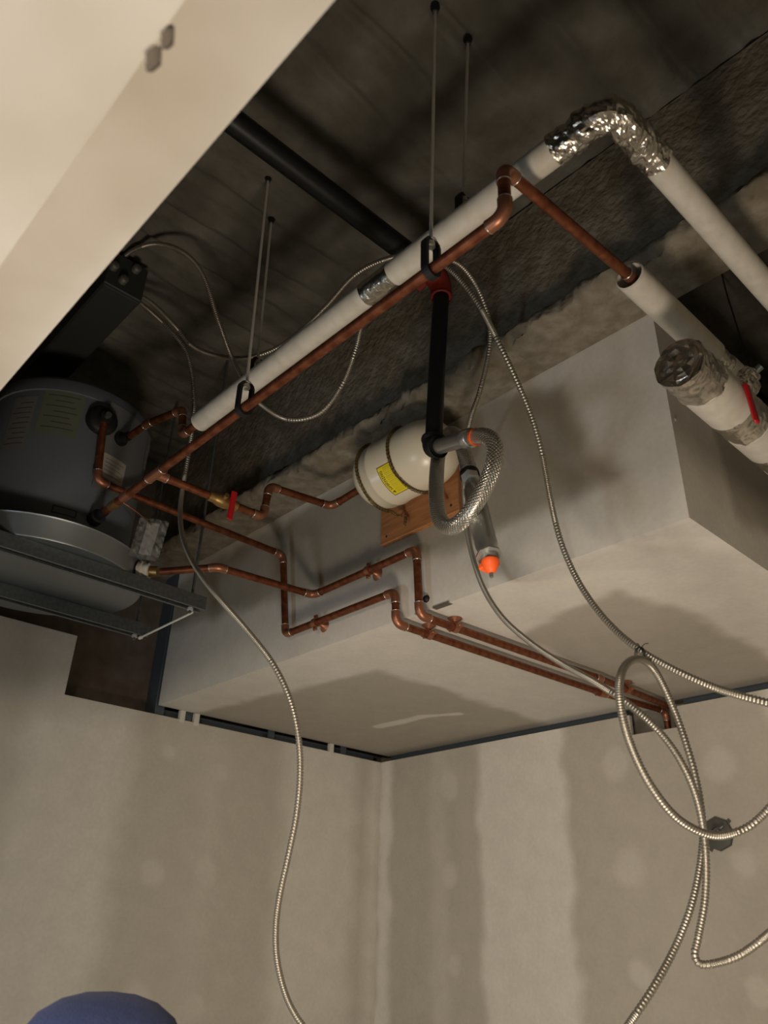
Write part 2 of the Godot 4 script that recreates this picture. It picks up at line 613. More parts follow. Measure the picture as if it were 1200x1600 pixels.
func setup_view() -> void:
	var yaw := deg_to_rad(47.5487)
	var pitch := deg_to_rad(28.6553)
	var roll := deg_to_rad(1.6186)
	cam_basis = Basis(Vector3.UP, yaw) * Basis(Vector3.RIGHT, pitch) * Basis(Vector3.BACK, roll)
	var c := Camera3D.new()
	c.name = "camera"
	add_child(c)
	c.transform = Transform3D(cam_basis, Vector3(0, EYE, 0))
	var a := CameraAttributesPhysical.new()
	a.frustum_focal_length = 18.6
	a.frustum_focus_distance = 2.1
	a.exposure_aperture = 3.4
	a.frustum_near = 0.05
	a.frustum_far = 60.0
	c.attributes = a
	c.keep_aspect = Camera3D.KEEP_HEIGHT
	c.fov = rad_to_deg(2.0 * atan(800.0 / FOCAL))
	c.near = 0.05
	c.far = 60.0
	c.current = true
	var w := WorldEnvironment.new()
	w.name = "world"
	var e := Environment.new()
	e.background_mode = Environment.BG_COLOR
	e.background_color = Color.BLACK
	e.tonemap_mode = Environment.TONE_MAPPER_LINEAR
	e.tonemap_exposure = 1.0
	e.sdfgi_enabled = true
	e.ssao_enabled = true
	e.ssil_enabled = true
	w.environment = e
	add_child(w)

# unseen lamps out of view, placed to light the corner: face position, then aim
func build_lamps() -> void:
	unseen_lamp("unseen_lamp", V(0.5, 0.3, 1.5), V(-1.3, 0.4, -1.6), Vector2(0.4, 0.34), Color(1.0, 0.94, 0.86), 3.8, "unseen warm lamp panel on a tall tripod behind the photographer, placed to light the walls and lower bulkhead front")
	unseen_lamp("unseen_lamp", V(-0.45, -0.9, -0.5), V(-1.3, 1.0, -1.5), Vector2(0.44, 0.36), Color(1.0, 0.93, 0.85), 2.2, "unseen warm lamp panel on a low tripod out of view, placed to light the pipes, deck and bulkhead from below")
	unseen_lamp("unseen_lamp", V(-1.6, -0.75, 1.2), V(-1.7, 0.5, -1.2), Vector2(0.4, 0.34), Color(0.86, 0.94, 1.0), 0.8, "unseen cool lamp panel on a low tripod out of view, placed to light the left side and the tank")

func unseen_lamp(called: String, p: Vector3, aim: Vector3, size: Vector2, col: Color, energy: float, label: String) -> void:  # lamp out of view: glowing panel, stand and the area light it carries
	var t := thing(called, Vector3(p.x, 0, p.z), label, "work light")
	var b := Basis.looking_at(aim - p, Vector3.UP)
	var x := Transform3D(b, p)
	part(t, "housing", MB.new().box(Vector3(size.x + 0.04, size.y + 0.04, 0.05), x * Transform3D(Basis.IDENTITY, Vector3(0, 0, 0.03)), 0.006), M.black_cast)
	var glow := StandardMaterial3D.new()
	glow.resource_name = "lamp_glow"
	glow.albedo_color = Color(0.9, 0.9, 0.88)
	glow.emission_enabled = true
	glow.emission = col
	glow.emission_energy_multiplier = 1.5
	part(t, "lamp_glass", MB.new().box(Vector3(size.x, size.y, 0.004), x * Transform3D(Basis.IDENTITY, Vector3(0, 0, 0.003)), 0.001), glow)
	var foot := Vector3(p.x, 0.0, p.z)
	var hub := foot + Vector3.UP * (p.y - size.y * 0.5 - 0.06) + b.z * 0.03
	part(t, "pole", MB.new().sweep(PackedVector3Array([foot + b.z * Vector3(0.03, 0, 0.03) + Vector3.UP * 0.15, hub * 0.5 + (foot + Vector3.UP * 0.15) * 0.5, hub + Vector3.UP * 0.05]), 0.012, 10), M.black_cast)
	for i in 3:
		var a := TAU * i / 3.0 + 0.4
		part(t, "leg", MB.new().sweep(PackedVector3Array([foot + Vector3.UP * minf(0.4, hub.y * 0.7), foot + Vector3(cos(a), 0.02, sin(a)) * Vector3(0.15, 10.0, 0.15), foot + Vector3(cos(a) * 0.3, 0.008, sin(a) * 0.3)]), 0.008, 8), M.brass)
	var l := AreaLight3D.new()
	l.name = "lamp_light"
	t.add_child(l)
	l.position = p - Vector3(p.x, 0, p.z) - b.z * 0.004
	l.basis = b
	l.area_size = size
	l.area_normalize_energy = true
	l.light_color = col
	l.light_energy = energy
	l.area_range = 12.0
	l.area_attenuation = 2.0
	l.shadow_enabled = true

func build_shell() -> void:
	# floor
	var f := structure("floor", "bare grey concrete floor slab")
	part(f, "slab", MB.new().box(Vector3(6.4, 0.1, 7.4), Transform3D(Basis.IDENTITY, Vector3(-0.8, -0.05, 0.3)), 0.0), M.floor_slab)
	# deck: ribs run along z under a rough sprayed coat
	var ce := structure("ceiling", "dark ribbed deck overhead under rough sprayed coating")
	var n := FastNoiseLite.new()
	n.seed = 11
	n.frequency = 2.2
	n.fractal_octaves = 4
	var b := MB.new()
	var x0 := -3.9
	var x1 := 1.6
	var z0 := -3.4
	var z1 := 0.3
	var nx := 1000
	var nz := 60
	var hs := PackedFloat32Array()
	for j in nz + 1:
		for i in nx + 1:
			var x := lerpf(x0, x1, float(i) / nx)
			var z := lerpf(z0, z1, float(j) / nz)
			var wob := n.get_noise_2d(x * 0.7, z * 0.7)
			var q := fposmod(x + wob * 0.05, 0.152) - 0.076
			var fade := clampf(0.75 + 1.2 * n.get_noise_2d(x * 0.35 + 30.0, z * 0.35), 0.25, 1.0)
			var h := (0.022 * exp(-q * q / 0.00035) - 0.006 * cos(TAU * q / 0.152)) * fade + wob * 0.010 + n.get_noise_2d(x * 6.0, z * 6.0) * 0.004
			hs.append(h)
	for j in nz + 1:
		for i in nx + 1:
			var gx := (hs[j * (nx + 1) + mini(i + 1, nx)] - hs[j * (nx + 1) + maxi(i - 1, 0)]) / (2.0 * (x1 - x0) / nx)
			var gz := (hs[mini(j + 1, nz) * (nx + 1) + i] - hs[maxi(j - 1, 0) * (nx + 1) + i]) / (2.0 * (z1 - z0) / nz)
			var x := lerpf(x0, x1, float(i) / nx)
			var z := lerpf(z0, z1, float(j) / nz)
			b.add(V(x, DECK + hs[j * (nx + 1) + i], z), Vector3(gx, -1, gz).normalized(), Vector2(x, z))
	for j in nz:
		for i in nx:
			var q := j * (nx + 1) + i
			b.quad(q, q + 1, q + nx + 2, q + nx + 1)
	part(ce, "deck_underside", b, M.deck)
	part(ce, "deck_slab", MB.new().box(Vector3(6.4, 0.15, 7.4), Transform3D(Basis.IDENTITY, V(-0.8, DECK + 0.10, 0.3)), 0.0), M.deck)
	# low drywall ceiling over the photographer, with a raised strip along its edge
	var hc := structure("ceiling_low", "white low ceiling with a raised strip along its open edge")
	part(hc, "ceiling_board", board(V(-3.2, 0.58, -0.1045), Vector3.RIGHT, Vector3.BACK, Vector3.DOWN, 0.1, Vector2(5.0, 3.6), [[0, 0, 5.0, 3.6]]), M.paint_white)
	part(hc, "edge_strip", board(V(-3.2, 0.692, -0.2155), Vector3.RIGHT, Vector3.BACK, Vector3.DOWN, 0.05, Vector2(5.0, 0.3), [[0, 0, 5.0, 0.3]]), M.paint_white)
	for q in [[262, 58, 0.012], [240, 92, 0.015]]:
		var cp := on_z(q[0], q[1], -0.1085)
		var chip := MB.new().box(Vector3(q[2], 0.02, 0.007), Transform3D(Basis(Vector3.UP, 0.2) * Basis(Vector3.RIGHT, 0.15), cp), 0.003)
		part(hc, "torn_paper_chip", chip, M.torn_paper)
	# walls: back
	var yt := 0.764
	var wb := structure("wall_back", "unpainted drywall back wall with joint compound bands and a notch for pipes")
	var size := Vector2(4.6, EYE + yt)
	var o := Vector3(XW, 0, ZW)
	var bands := [[0, 0, 0.076, 3], [0.60, 0, 1.03, 3], [0.33, 0, 0.42, 3, 0.3], [1.84, 0, 2.26, 3]]
	var spots := []
	for y in [2.18, 1.85, 1.5, 1.1, 0.7]:
		for x in [0.43, 1.25, 1.65, 2.6]:
			spots.append([x + rng.randf_range(-0.02, 0.02), y + rng.randf_range(-0.05, 0.05), rng.randf_range(0.05, 0.085)])
	var nx0 := XW
	part(wb, "drywall_board", board(o, Vector3.RIGHT, Vector3.UP, Vector3.BACK, 0.016, size, [[0, 0, -1.518 - nx0, size.y], [-1.518 - nx0, 0, -1.34 - nx0, EYE + 0.692], [-1.34 - nx0, 0, 4.6, size.y]]), drywall_tex(61, size, [], bands, spots, [], false, 0.03, 0.8))
	part(wb, "rear_board", board(Vector3(-3.0, 0, ZW - 0.106), Vector3.RIGHT, Vector3.UP, Vector3.BACK, 0.016, Vector2(5, 3.5), [[0, 0, 4.8, EYE + DECK + 0.02]]), M.grey_paper)
	part(wb, "top_track", MB.new().box(Vector3(1.28, 0.045, 0.05), Transform3D(Basis.IDENTITY, V(-2.2, 0.777, ZW - 0.08)), 0.001), M.stud_steel)
	part(wb, "top_track", MB.new().box(Vector3(3.0, 0.045, 0.05), Transform3D(Basis.IDENTITY, V(0.17, 0.777, ZW - 0.08)), 0.001), M.stud_steel)
	# walls: left
	var wl := structure("wall_left", "unpainted drywall left wall with an open top showing steel studs")
	var ls := Vector2(5.8, EYE + 0.985)
	var lo := Vector3(XW, 0, ZW)
	var lb := [[0, 0, 0.075, 3], [0.14, 0, 0.55, 3], [1.26, 0, 1.66, 3], [0.86, 0, 0.94, 3, 0.25], [2.5, 0, 2.9, 3]]
	var lspots := []
	for y in [2.2, 1.8, 1.4, 1.0]:
		for x in [0.88, 1.1, 2.05]:
			lspots.append([x + rng.randf_range(-0.02, 0.02), y + rng.randf_range(-0.05, 0.05), rng.randf_range(0.04, 0.07)])
	part(wl, "drywall_board", board(lo, Vector3.BACK, Vector3.UP, Vector3.RIGHT, 0.016, ls, [[0, 0, 1.556, EYE + yt], [1.556, 0, 5.8, ls.y]]), drywall_tex(62, ls, [], lb, lspots, [], false, 0.07, 0.6))
	part(wl, "rear_board", board(Vector3(XW - 0.108, 0, ZW - 0.1), Vector3.BACK, Vector3.UP, Vector3.RIGHT, 0.016, Vector2(6, 3.5), [[0, 0, 6.4, EYE + DECK + 0.02]]), M.brown_paper)
	for z in [-2.43, -2.02, -1.61, -0.55, -0.14, 0.6, 1.4]:
		part(wl, "steel_stud", stud(Vector3(XW - 0.0165, 0, z), DECK + EYE), M.stud_steel)
	part(wl, "steel_stud", MB.new().box(Vector3(0.088, EYE + DECK, 0.04), Transform3D(Basis.IDENTITY, Vector3(XW - 0.061, (EYE + DECK) / 2, ZF - 0.018)), 0.002), M.stud_steel)
	part(wl, "top_track", MB.new().box(Vector3(0.06, 0.045, 1.13), Transform3D(Basis.IDENTITY, V(XW - 0.071, 0.777, -2.06)), 0.001), M.stud_steel)
	for z in [-1.56, -1.625, -2.33]:
		part(wl, "drywall_shim", MB.new().box(Vector3(0.02, 0.05, 0.022), Transform3D(Basis.IDENTITY, V(XW - 0.008, 0.777, z)), 0.001), M.drywall_core)
	# walls beside and behind the photographer
	var wr := structure("wall_right", "plain drywall wall")
	part(wr, "drywall_board", board(Vector3(1.75, 0, 3.5), Vector3.FORWARD, Vector3.UP, Vector3.LEFT, 0.1, Vector2(6.4, 3.5), [[0, 0, 6.4, EYE + DECK + 0.05]]), M.paint_white)
	var wn := structure("wall_rear", "plain drywall wall")
	part(wn, "drywall_board", board(Vector3(1.75, 0, 3.4), Vector3.LEFT, Vector3.UP, Vector3.FORWARD, 0.1, Vector2(4.8, 3.5), [[0, 0, 4.8, EYE + DECK + 0.05]]), M.paint_white)

func stud(p: Vector3, h: float) -> MB:
	var poly := PackedVector2Array([Vector2(0, 0), Vector2(-0.09, 0), Vector2(-0.09, 0.034), Vector2(-0.087, 0.034), Vector2(-0.087, 0.002), Vector2(-0.002, 0.002), Vector2(-0.002, 0.034), Vector2(0, 0.034)])
	return MB.new().extrude(poly, h, Transform3D(Basis(Vector3.RIGHT, Vector3.BACK, Vector3.UP), p))

func build_bulkhead() -> void:
	var s := structure("wall_bulkhead", "boxed drywall bulkhead hanging below the beam, taped but unpainted")
	var w := XR - XW
	# front, u from the left wall, v up from the bottom edge
	var fh := YT - YB
	var fsize := Vector2(w, fh)
	var bare := [PackedVector2Array([Vector2(0.0, 0.30), Vector2(0.5, 0.26), Vector2(1.15, 0.17), Vector2(1.5, 0.145), Vector2(1.82, 0.155), Vector2(2.06, 0.165), Vector2(2.0, 0.28), Vector2(1.975, 0.40), Vector2(1.96, 0.5), Vector2(1.75, 0.56), Vector2(0.0, 0.50)])]  # bare paper zone, also carrying the shade on the upper front as colour
	var marks := [[1.405, 0.004, 1.425, 0.004, 0.0031], [1.47, 0.004, 1.53, 0.004, 0.0031]]  # dark slits along the bottom joint, the shade in its gap painted in
	part(s, "front_board", board(V(XW, YB, ZF), Vector3.RIGHT, Vector3.UP, Vector3.BACK, 0.016, fsize, [[0, 0, w, fh + 0.02]]), drywall_tex(71, fsize, bare, [], [], marks, true, 0.035, 1.35))  # paper tone deepened here, so shade on this face is painted in
	# underside, u from the left wall, v back from the front edge
	var d := 1.30
	var bsize := Vector2(w, d)
	var under := [PackedVector2Array([Vector2(-0.1, 0.16), Vector2(0.6, 0.23), Vector2(0.97, 0.262), Vector2(0.965, 0.6), Vector2(0.93, 1.4), Vector2(-0.1, 1.4)]),
		PackedVector2Array([Vector2(1.50, 0.33), Vector2(1.77, 0.245), Vector2(1.89, 0.235), Vector2(1.935, 0.46), Vector2(1.95, 1.4), Vector2(1.45, 1.4), Vector2(1.47, 0.75)])]
	part(s, "bottom_board", board(V(XW, YB, ZF), Vector3.RIGHT, Vector3.FORWARD, Vector3.DOWN, 0.016, bsize, [[0, 0.016, w - 0.016, d]]), drywall_tex(72, bsize, under, [], [[1.55, 0.93, 0.09]], [[0.40, 0.80, 0.66, 0.80, 0.035, 1], [0.66, 0.80, 0.78, 0.86, 0.03, 1]], true, 0.03))
	# end
	var esize := Vector2(d, fh)
	var eb := [PackedVector2Array([Vector2(0.25, 0.1), Vector2(0.9, 0.12), Vector2(0.9, 0.6), Vector2(0.22, 0.6)])]
	part(s, "end_board", board(V(XR, YB, ZF), Vector3.FORWARD, Vector3.UP, Vector3.RIGHT, 0.016, esize, [[0.016, 0, d, fh + 0.02]]), drywall_tex(73, esize, eb, [], [[0.14, 0.36, 0.02]], [], true, 0.03))
	# the beam: fireproofed flange in front of the board, web and top
	var bm := thing("steel_beam", V(-1.1, YT, -1.37), "pale rough fireproofed steel beam running above the drywall bulkhead", "beam")
	part(bm, "bottom_flange", lumpy(V(-3.0, YT, -1.4475), V(1.7, YT, -1.4475), 0.16, 0.05, 81), M.concrete_rough)
	part(bm, "web", MB.new().box(Vector3(4.7, DECK - YT - 0.03, 0.05), Transform3D(Basis.IDENTITY, V(-0.65, (YT + DECK) / 2 + 0.02, -1.348)), 0.01), M.concrete_rough)

# lumpy bar from a to b (along x): width towards +z, height up
func lumpy(a: Vector3, b: Vector3, width: float, height: float, sd: int) -> MB:
	var n := FastNoiseLite.new()
	n.seed = sd
	n.frequency = 5.0
	n.fractal_octaves = 4
	var prof := []
	for i in 9: prof.append(Vector2(width * i / 8.0, 0))
	prof.append(Vector2(width + 0.006, height * 0.25))
	prof.append(Vector2(width + 0.006, height * 0.7))
	prof.append(Vector2(width - 0.01, height))
	prof.append(Vector2(0, height))
	prof.append(Vector2(0, 0))
	var o := MB.new()
	var k := 300
	var q := prof.size()
	for i in k + 1:
		var x := lerpf(a.x, b.x, float(i) / k)
		for j in q:
			var h := (n.get_noise_2d(x * 1.2, j * 0.12) * 0.012 + n.get_noise_2d(x * 7.0, j * 0.9) * 0.005) * (0.0 if j < 2 or j > 11 else 1.0)
			var p := Vector3(x, a.y + prof[j].y, a.z + prof[j].x)
			if j >= 7 and j < 12: p.z += h * 1.6
			if j < 10 or j == q - 1: p.y += h * 0.8 + 0.002
			o.add(p, Vector3.ZERO, Vector2(x, j))
	for i in k:
		for j in q - 1:
			var e := i * q + j
			var mid := Vector3(o.v[e].x, a.y + height * 0.5, a.z + width * 0.5)
			for t in [[e, e + 1, e + q + 1], [e, e + q + 1, e + q]]:
				var g := (o.v[t[0]] - o.v[t[2]]).cross(o.v[t[0]] - o.v[t[1]])
				var s := 1.0 if g.dot(o.v[t[0]] - mid) > 0 else -1.0
				for m in t: o.n[m] += g * s
	for i in o.n.size(): o.n[i] = o.n[i].normalized()
	for i in k:
		for j in q - 1:
			var e := i * q + j
			o.quad(e, e + 1, e + q + 1, e + q)
	return o

const HX := -2.30
const HZ := -0.709
const HR := 0.243

func build_heater() -> void:
	# struts: U channels, open side down
	var prof := PackedVector2Array([Vector2(-0.0205, 0.041), Vector2(-0.0205, 0), Vector2(-0.011, 0), Vector2(-0.011, 0.007), Vector2(-0.0135, 0.007), Vector2(-0.0135, 0.0025), Vector2(-0.018, 0.0025), Vector2(-0.018, 0.0385), Vector2(0.018, 0.0385), Vector2(0.018, 0.0025), Vector2(0.0135, 0.0025), Vector2(0.0135, 0.007), Vector2(0.011, 0.007), Vector2(0.011, 0), Vector2(0.0205, 0), Vector2(0.0205, 0.041)])
	prof.reverse()
	var i := 0
	for s in [[-2.062, "galvanised strut channel under the side of the drain pan facing the bulkhead pipes"], [-2.413, "galvanised strut channel under the drain pan close to the left wall"]]:
		var st := thing("strut_channel", V(s[0], 0.886, -0.5), s[1], "strut", "")
		part(st, "channel", MB.new().extrude(prof, 1.33, Transform3D(Basis.IDENTITY, V(s[0], 0.886, -1.14))), M.strut_steel)
		part(st, "hanger_rod", MB.new().sweep(PackedVector3Array([V(s[0], 0.87, -1.10), V(s[0], 1.3, -1.10), V(s[0], DECK + 0.01, -1.10)]), 0.0045, 8), M.strut_steel)
		part(st, "hanger_rod", MB.new().sweep(PackedVector3Array([V(s[0], 0.87, -0.30), V(s[0], 1.3, -0.30), V(s[0], DECK + 0.01, -0.30)]), 0.0045, 8), M.strut_steel)
		part(st, "nut", MB.new().lathe([Vector2(0, 0), Vector2(0.009, 0), Vector2(0.009, 0.009), Vector2(0, 0.009)], at(V(s[0], 0.878, -1.10)), 6), M.zinc_rod)
		i += 1
	var tie := thing("cross_tie", V(-2.25, 0.88, -1.118), "thin white rod bridging the ends of the two strut channels", "rod")
	part(tie, "rod", MB.new().sweep(PackedVector3Array([V(-2.085, 0.884, -1.122), V(-2.25, 0.882, -1.12), V(-2.40, 0.88, -1.118)]), 0.0035, 8), M.white_plastic)
	part(tie, "end_cap", MB.new().lathe([Vector2(0, -0.008), Vector2(0.006, -0.006), Vector2(0.006, 0.006), Vector2(0, 0.008)], at(V(-2.405, 0.88, -1.118), Vector3.RIGHT), 10), M.white_plastic)
	# drain pan
	var c := V(HX, 0.928, HZ)
	var pan := thing("drain_pan", c, "round galvanised drain pan under the water heater, resting on strut channels", "pan")
	part(pan, "tray", MB.new().lathe([Vector2(0.0, 0.003), Vector2(0.298, 0.003), Vector2(0.302, 0.066), Vector2(0.306, 0.07), Vector2(0.31, 0.066), Vector2(0.306, 0.062), Vector2(0.304, 0.004), Vector2(0.301, 0.0), Vector2(0.0, 0.0)], at(c), 96), M.galvanised)
	var dd := Vector3(0.71, 0, -0.71).normalized()
	var dp := V(HX, 0.957, HZ) + dd * 0.304
	var nut := part(pan, "drain_fitting", MB.new().lathe([Vector2(0.0, -0.004), Vector2(0.031, -0.004), Vector2(0.032, 0.016), Vector2(0.026, 0.018), Vector2(0.026, 0.034), Vector2(0.012, 0.036), Vector2(0.0, 0.036)], at(dp, dd), 8), M.white_plastic, "white plastic drain nut")
	part(nut, "gasket", MB.new().lathe([Vector2(0.0, -0.001), Vector2(0.034, -0.001), Vector2(0.034, 0.003), Vector2(0.0, 0.003)], at(dp, dd), 20), M.rubber)
	part(nut, "adapter", MB.new().lathe([Vector2(0.0, 0.034), Vector2(0.016, 0.034), Vector2(0.016, 0.06), Vector2(0.0, 0.06)], at(dp, dd), 16), M.brass)
	# heater
	var h := thing("water_heater", V(HX, 0.932, HZ), "squat grey cylindrical water heater standing in a metal drain pan on struts", "water heater")
	var hc := V(HX, 0.932, HZ)
	var body := part(h, "jacket", MB.new().lathe([Vector2(0, 0), Vector2(0.236, 0), Vector2(HR, 0.006), Vector2(HR, 0.51), Vector2(HR + 0.004, 0.512), Vector2(HR + 0.004, 0.55), Vector2(0.236, 0.566), Vector2(0.18, 0.572), Vector2(0, 0.574)], at(hc), 72), M.heater_jacket)
	var ax := V(HX, 0, HZ)
	var L := func(called, a0, a1, h0, h1, m, lift, lab): return part(h, called, patch(ax, Vector3.UP, Vector3.RIGHT, HR + lift, -a0, -a1, h0, h1), m, lab)
	L.call("rating_label", 14.0, 42.0, 1.285, 1.445, M.label_olive, 0.0008, "pale green printed rating label")
	L.call("instruction_label", 46.0, 64.0, 1.232, 1.42, M.label_grey, 0.0008, "grey instruction label")
	for k in 7:
		L.call("print_line", 17.0 + (k % 3) * 2.0, 39.0 - (k % 2) * 6.0, 1.31 + k * 0.019, 1.3125 + k * 0.019, M.print_dark, 0.0012, "")
	for k in 9:
		L.call("print_line", 48.0, 62.0 - (k % 3) * 2.0, 1.25 + k * 0.018, 1.252 + k * 0.018, M.print_dark, 0.0012, "")
	L.call("access_panel", -50.0, -3.0, 1.15, 1.455, M.heater_panel, 0.006, "pale grey access panel")
	L.call("panel_sticker", -26.0, -6.0, 1.196, 1.276, M.label_white, 0.0072, "white printed sticker")
	for k in 5:
		L.call("print_line", -24.0 + (k % 2) * 3.0, -8.0, 1.208 + k * 0.013, 1.2095 + k * 0.013, M.print_dark, 0.0076, "")
	L.call("barcode_label", 2.0, 18.0, 1.037, 1.062, M.print_dark, 0.0008, "small barcode label")
	L.call("barcode_field", 3.0, 17.0, 1.041, 1.058, M.heater_jacket, 0.0012, "")
	L.call("warning_strip", -56.0, -48.0, 1.33, 1.46, M.label_grey, 0.0072, "narrow grey strip label")
	# black thermostat cap, relief valve and its discharge socket
	var dir := Vector3(1, 0, 0.01).normalized()
	var cp := ax + Vector3.UP * 1.374 + dir * (HR - 0.004)
	var knob := part(h, "thermostat_cap", MB.new().lathe([Vector2(0, 0), Vector2(0.047, 0), Vector2(0.047, 0.02), Vector2(0.04, 0.03), Vector2(0.02, 0.032), Vector2(0.018, 0.045), Vector2(0, 0.047)], at(cp, dir), 28), M.black_cast, "round black cap")
	part(knob, "stem", MB.new().lathe([Vector2(0, 0.04), Vector2(0.01, 0.04), Vector2(0.01, 0.06), Vector2(0, 0.061)], at(cp, dir), 6), M.galvanised)
	# insulated dip-tube nipple low on the jacket
	var np := V(HX + HR - 0.008, 1.056, -0.752)
	part(h, "inlet_nipple", MB.new().lathe([Vector2(0.017, 0), Vector2(0.022, 0.0), Vector2(0.022, 0.008), Vector2(0.017, 0.009), Vector2(0.017, 0.015), Vector2(0.021, 0.016), Vector2(0.021, 0.022), Vector2(0.017, 0.023), Vector2(0.017, 0.03), Vector2(0.021, 0.031), Vector2(0.021, 0.038), Vector2(0.015, 0.04), Vector2(0.013, 0.08), Vector2(0, 0.08)], at(np, Vector3.RIGHT), 18), M.black_cast)
	var op := on_y(197, 683, 1.345)
	var hn := Vector3(op.x - HX, 0, op.z - HZ).normalized()
	var on := Vector3(HX, op.y, HZ) + hn * (HR - 0.005)
	part(h, "outlet_nipple", MB.new().lathe([Vector2(0, 0), Vector2(0.022, 0.0), Vector2(0.022, 0.02), Vector2(0.016, 0.022), Vector2(0.014, 0.05), Vector2(0, 0.05)], at(on, hn), 16), M.black_cast)

func build_copper() -> void:
	var P := func(x, y, z): return V(x, y, z)
	# supply main with a branch to the expansion tank
	var c := thing("copper_supply_pipe", V(-1.3, 1.045, -0.747), "long copper pipe from the water heater crossing overhead to a riser and a white sleeve", "pipe")
	var zc := -0.748
	run(c, [V(-2.0, 1.056, -0.752), V(-0.543, 1.056, zc), V(-0.541, 1.168, zc), V(-0.546, 1.215, -1.165), V(-0.546, 1.222, -1.7)])
	var tee := part(c, "tee", MB.new().sweep(PackedVector3Array([V(-1.735, 1.056, zc - 0.004), V(-1.70, 1.056, zc - 0.004), V(-1.665, 1.056, zc - 0.004)]), 0.0132, 16), M.copper_fitting)
	part(tee, "branch", MB.new().sweep(PackedVector3Array([V(-1.70, 1.056, zc), V(-1.70, 1.056, zc - 0.02), V(-1.70, 1.056, zc - 0.035)]), 0.0132, 16), M.copper_fitting)
	for q in [[V(-1.736, 1.056, zc - 0.004), Vector3.RIGHT], [V(-1.664, 1.056, zc - 0.004), Vector3.RIGHT], [V(-1.70, 1.056, zc - 0.035), Vector3.BACK]]:
		part(tee, "solder_ring", ring(q[0], q[1], 0.0138, 0.003), M.solder)
	run(c, [V(-1.70, 1.056, zc), V(-1.70, 1.060, -1.090), V(-1.70, 1.166, -1.100), V(-1.697, 1.190, -1.331), V(-1.535, 1.199, -1.331)])
	for xq in [-1.93, -1.86]:
		part(c, "coupling", MB.new().sweep(PackedVector3Array([V(xq - 0.02, 1.056, -0.7515), V(xq, 1.056, -0.7515), V(xq + 0.02, 1.056, -0.7515)]), 0.0135, 16), M.brass if xq < -1.9 else M.copper_fitting)
	# valve with a red lever
	var vp := V(-1.70, 1.058, -0.955)
	var dv := Vector3(0, 0.012, -1).normalized()
	var vb := part(c, "ball_valve", MB.new().lathe([Vector2(0, -0.045), Vector2(0.0145, -0.045), Vector2(0.0145, -0.03), Vector2(0.016, -0.022), Vector2(0.02, -0.01), Vector2(0.02, 0.01), Vector2(0.016, 0.022), Vector2(0.0145, 0.03), Vector2(0.0145, 0.045), Vector2(0, 0.045)], at(vp, dv), 16), M.brass, "brass ball valve")
	part(vb, "stem", MB.new().lathe([Vector2(0, 0), Vector2(0.007, 0), Vector2(0.007, 0.032), Vector2(0, 0.032)], at(vp, Vector3(1, 0.1, 0.2)), 10), M.brass)
	part(vb, "lever", MB.new().box(Vector3(0.006, 0.085, 0.018), Transform3D(Basis(Vector3.BACK, -0.1), vp + Vector3(0.033, -0.022, -0.012)), 0.0025), M.red_grip, "red lever handle")
	# relief valve line: down the heater, across, down the bulkhead and along its underside to the wall
	var t := thing("copper_relief_pipe", V(-2.03, 1.15, -0.9), "copper relief pipe stepping down the bulkhead face, its lower run nearer the bulkhead bottom edge", "pipe")
	run(t, [V(-2.032, 1.36, -0.706), V(-2.036, 1.166, -0.728), V(-2.045, 1.166, -1.408), V(-1.995, 0.868, -1.412), V(-1.487, 0.868, -1.412), V(-1.482, 0.773, -1.412), V(-1.446, 0.773, -2.36), V(-1.408, 0.773, -2.70), V(-1.405, 0.2, -2.70)])
	# pan drain
	var d := thing("copper_drain_pipe", V(-1.86, 0.945, -1.2), "copper drain pipe from the heater pan crossing to the taller loop on the bulkhead", "pipe")
	run(d, [V(-2.036, 0.957, -0.973), V(-1.885, 0.957, -1.075), V(-1.862, 0.966, -1.412), V(-1.405, 0.972, -1.412), V(-1.392, 0.773, -1.412), V(-1.360, 0.773, -2.20), V(-1.366, 0.773, -2.70), V(-1.366, 0.2, -2.70)])
	# bell hangers
	var g := "copper bell hangers on the bulkhead"
	bell_hanger(V(-1.604, 0.9695, -1.412), Vector3.RIGHT, Vector3.FORWARD, 0.037, "copper bell hanger on the bulkhead face holding the upper pipe run", g)
	bell_hanger(V(-1.842, 0.868, -1.412), Vector3.RIGHT, Vector3.FORWARD, 0.037, "copper bell hanger on the bulkhead face holding the lower pipe run", g)
	bell_hanger(V(-1.3865, 0.773, -1.545), Vector3(0.04, 0, -1).normalized(), Vector3.UP, 0.027, "copper bell hanger under the bulkhead on the drain pipe near its elbow", g)
	bell_hanger(V(-1.477, 0.773, -1.535), Vector3(0.038, 0, -1).normalized(), Vector3.UP, 0.027, "copper bell hanger under the bulkhead on the relief pipe near its elbow", g)
	bell_hanger(V(-1.447, 0.773, -2.345), Vector3(0.04, 0, -1).normalized(), Vector3.UP, 0.027, "copper bell hanger under the bulkhead on the relief pipe near the wall notch", g)
	bell_hanger(V(-1.362, 0.773, -2.37), Vector3(0.0, 0, -1).normalized(), Vector3.UP, 0.027, "copper bell hanger under the bulkhead on the drain pipe near the wall notch", g)

func sleeve(root: Node3D, a: Vector3, b: Vector3, r: float, hole := 0.0125) -> MeshInstance3D:
	var d := (b - a).normalized()
	var l := a.distance_to(b)
	return part(root, "insulation_sleeve", MB.new().lathe([Vector2(hole, 0), Vector2(r - 0.003, 0), Vector2(r, 0.002), Vector2(r, l * 0.5), Vector2(r, l - 0.002), Vector2(r - 0.003, l), Vector2(hole, l), Vector2(hole, 0)], at(a, d), 32), M.jacket)

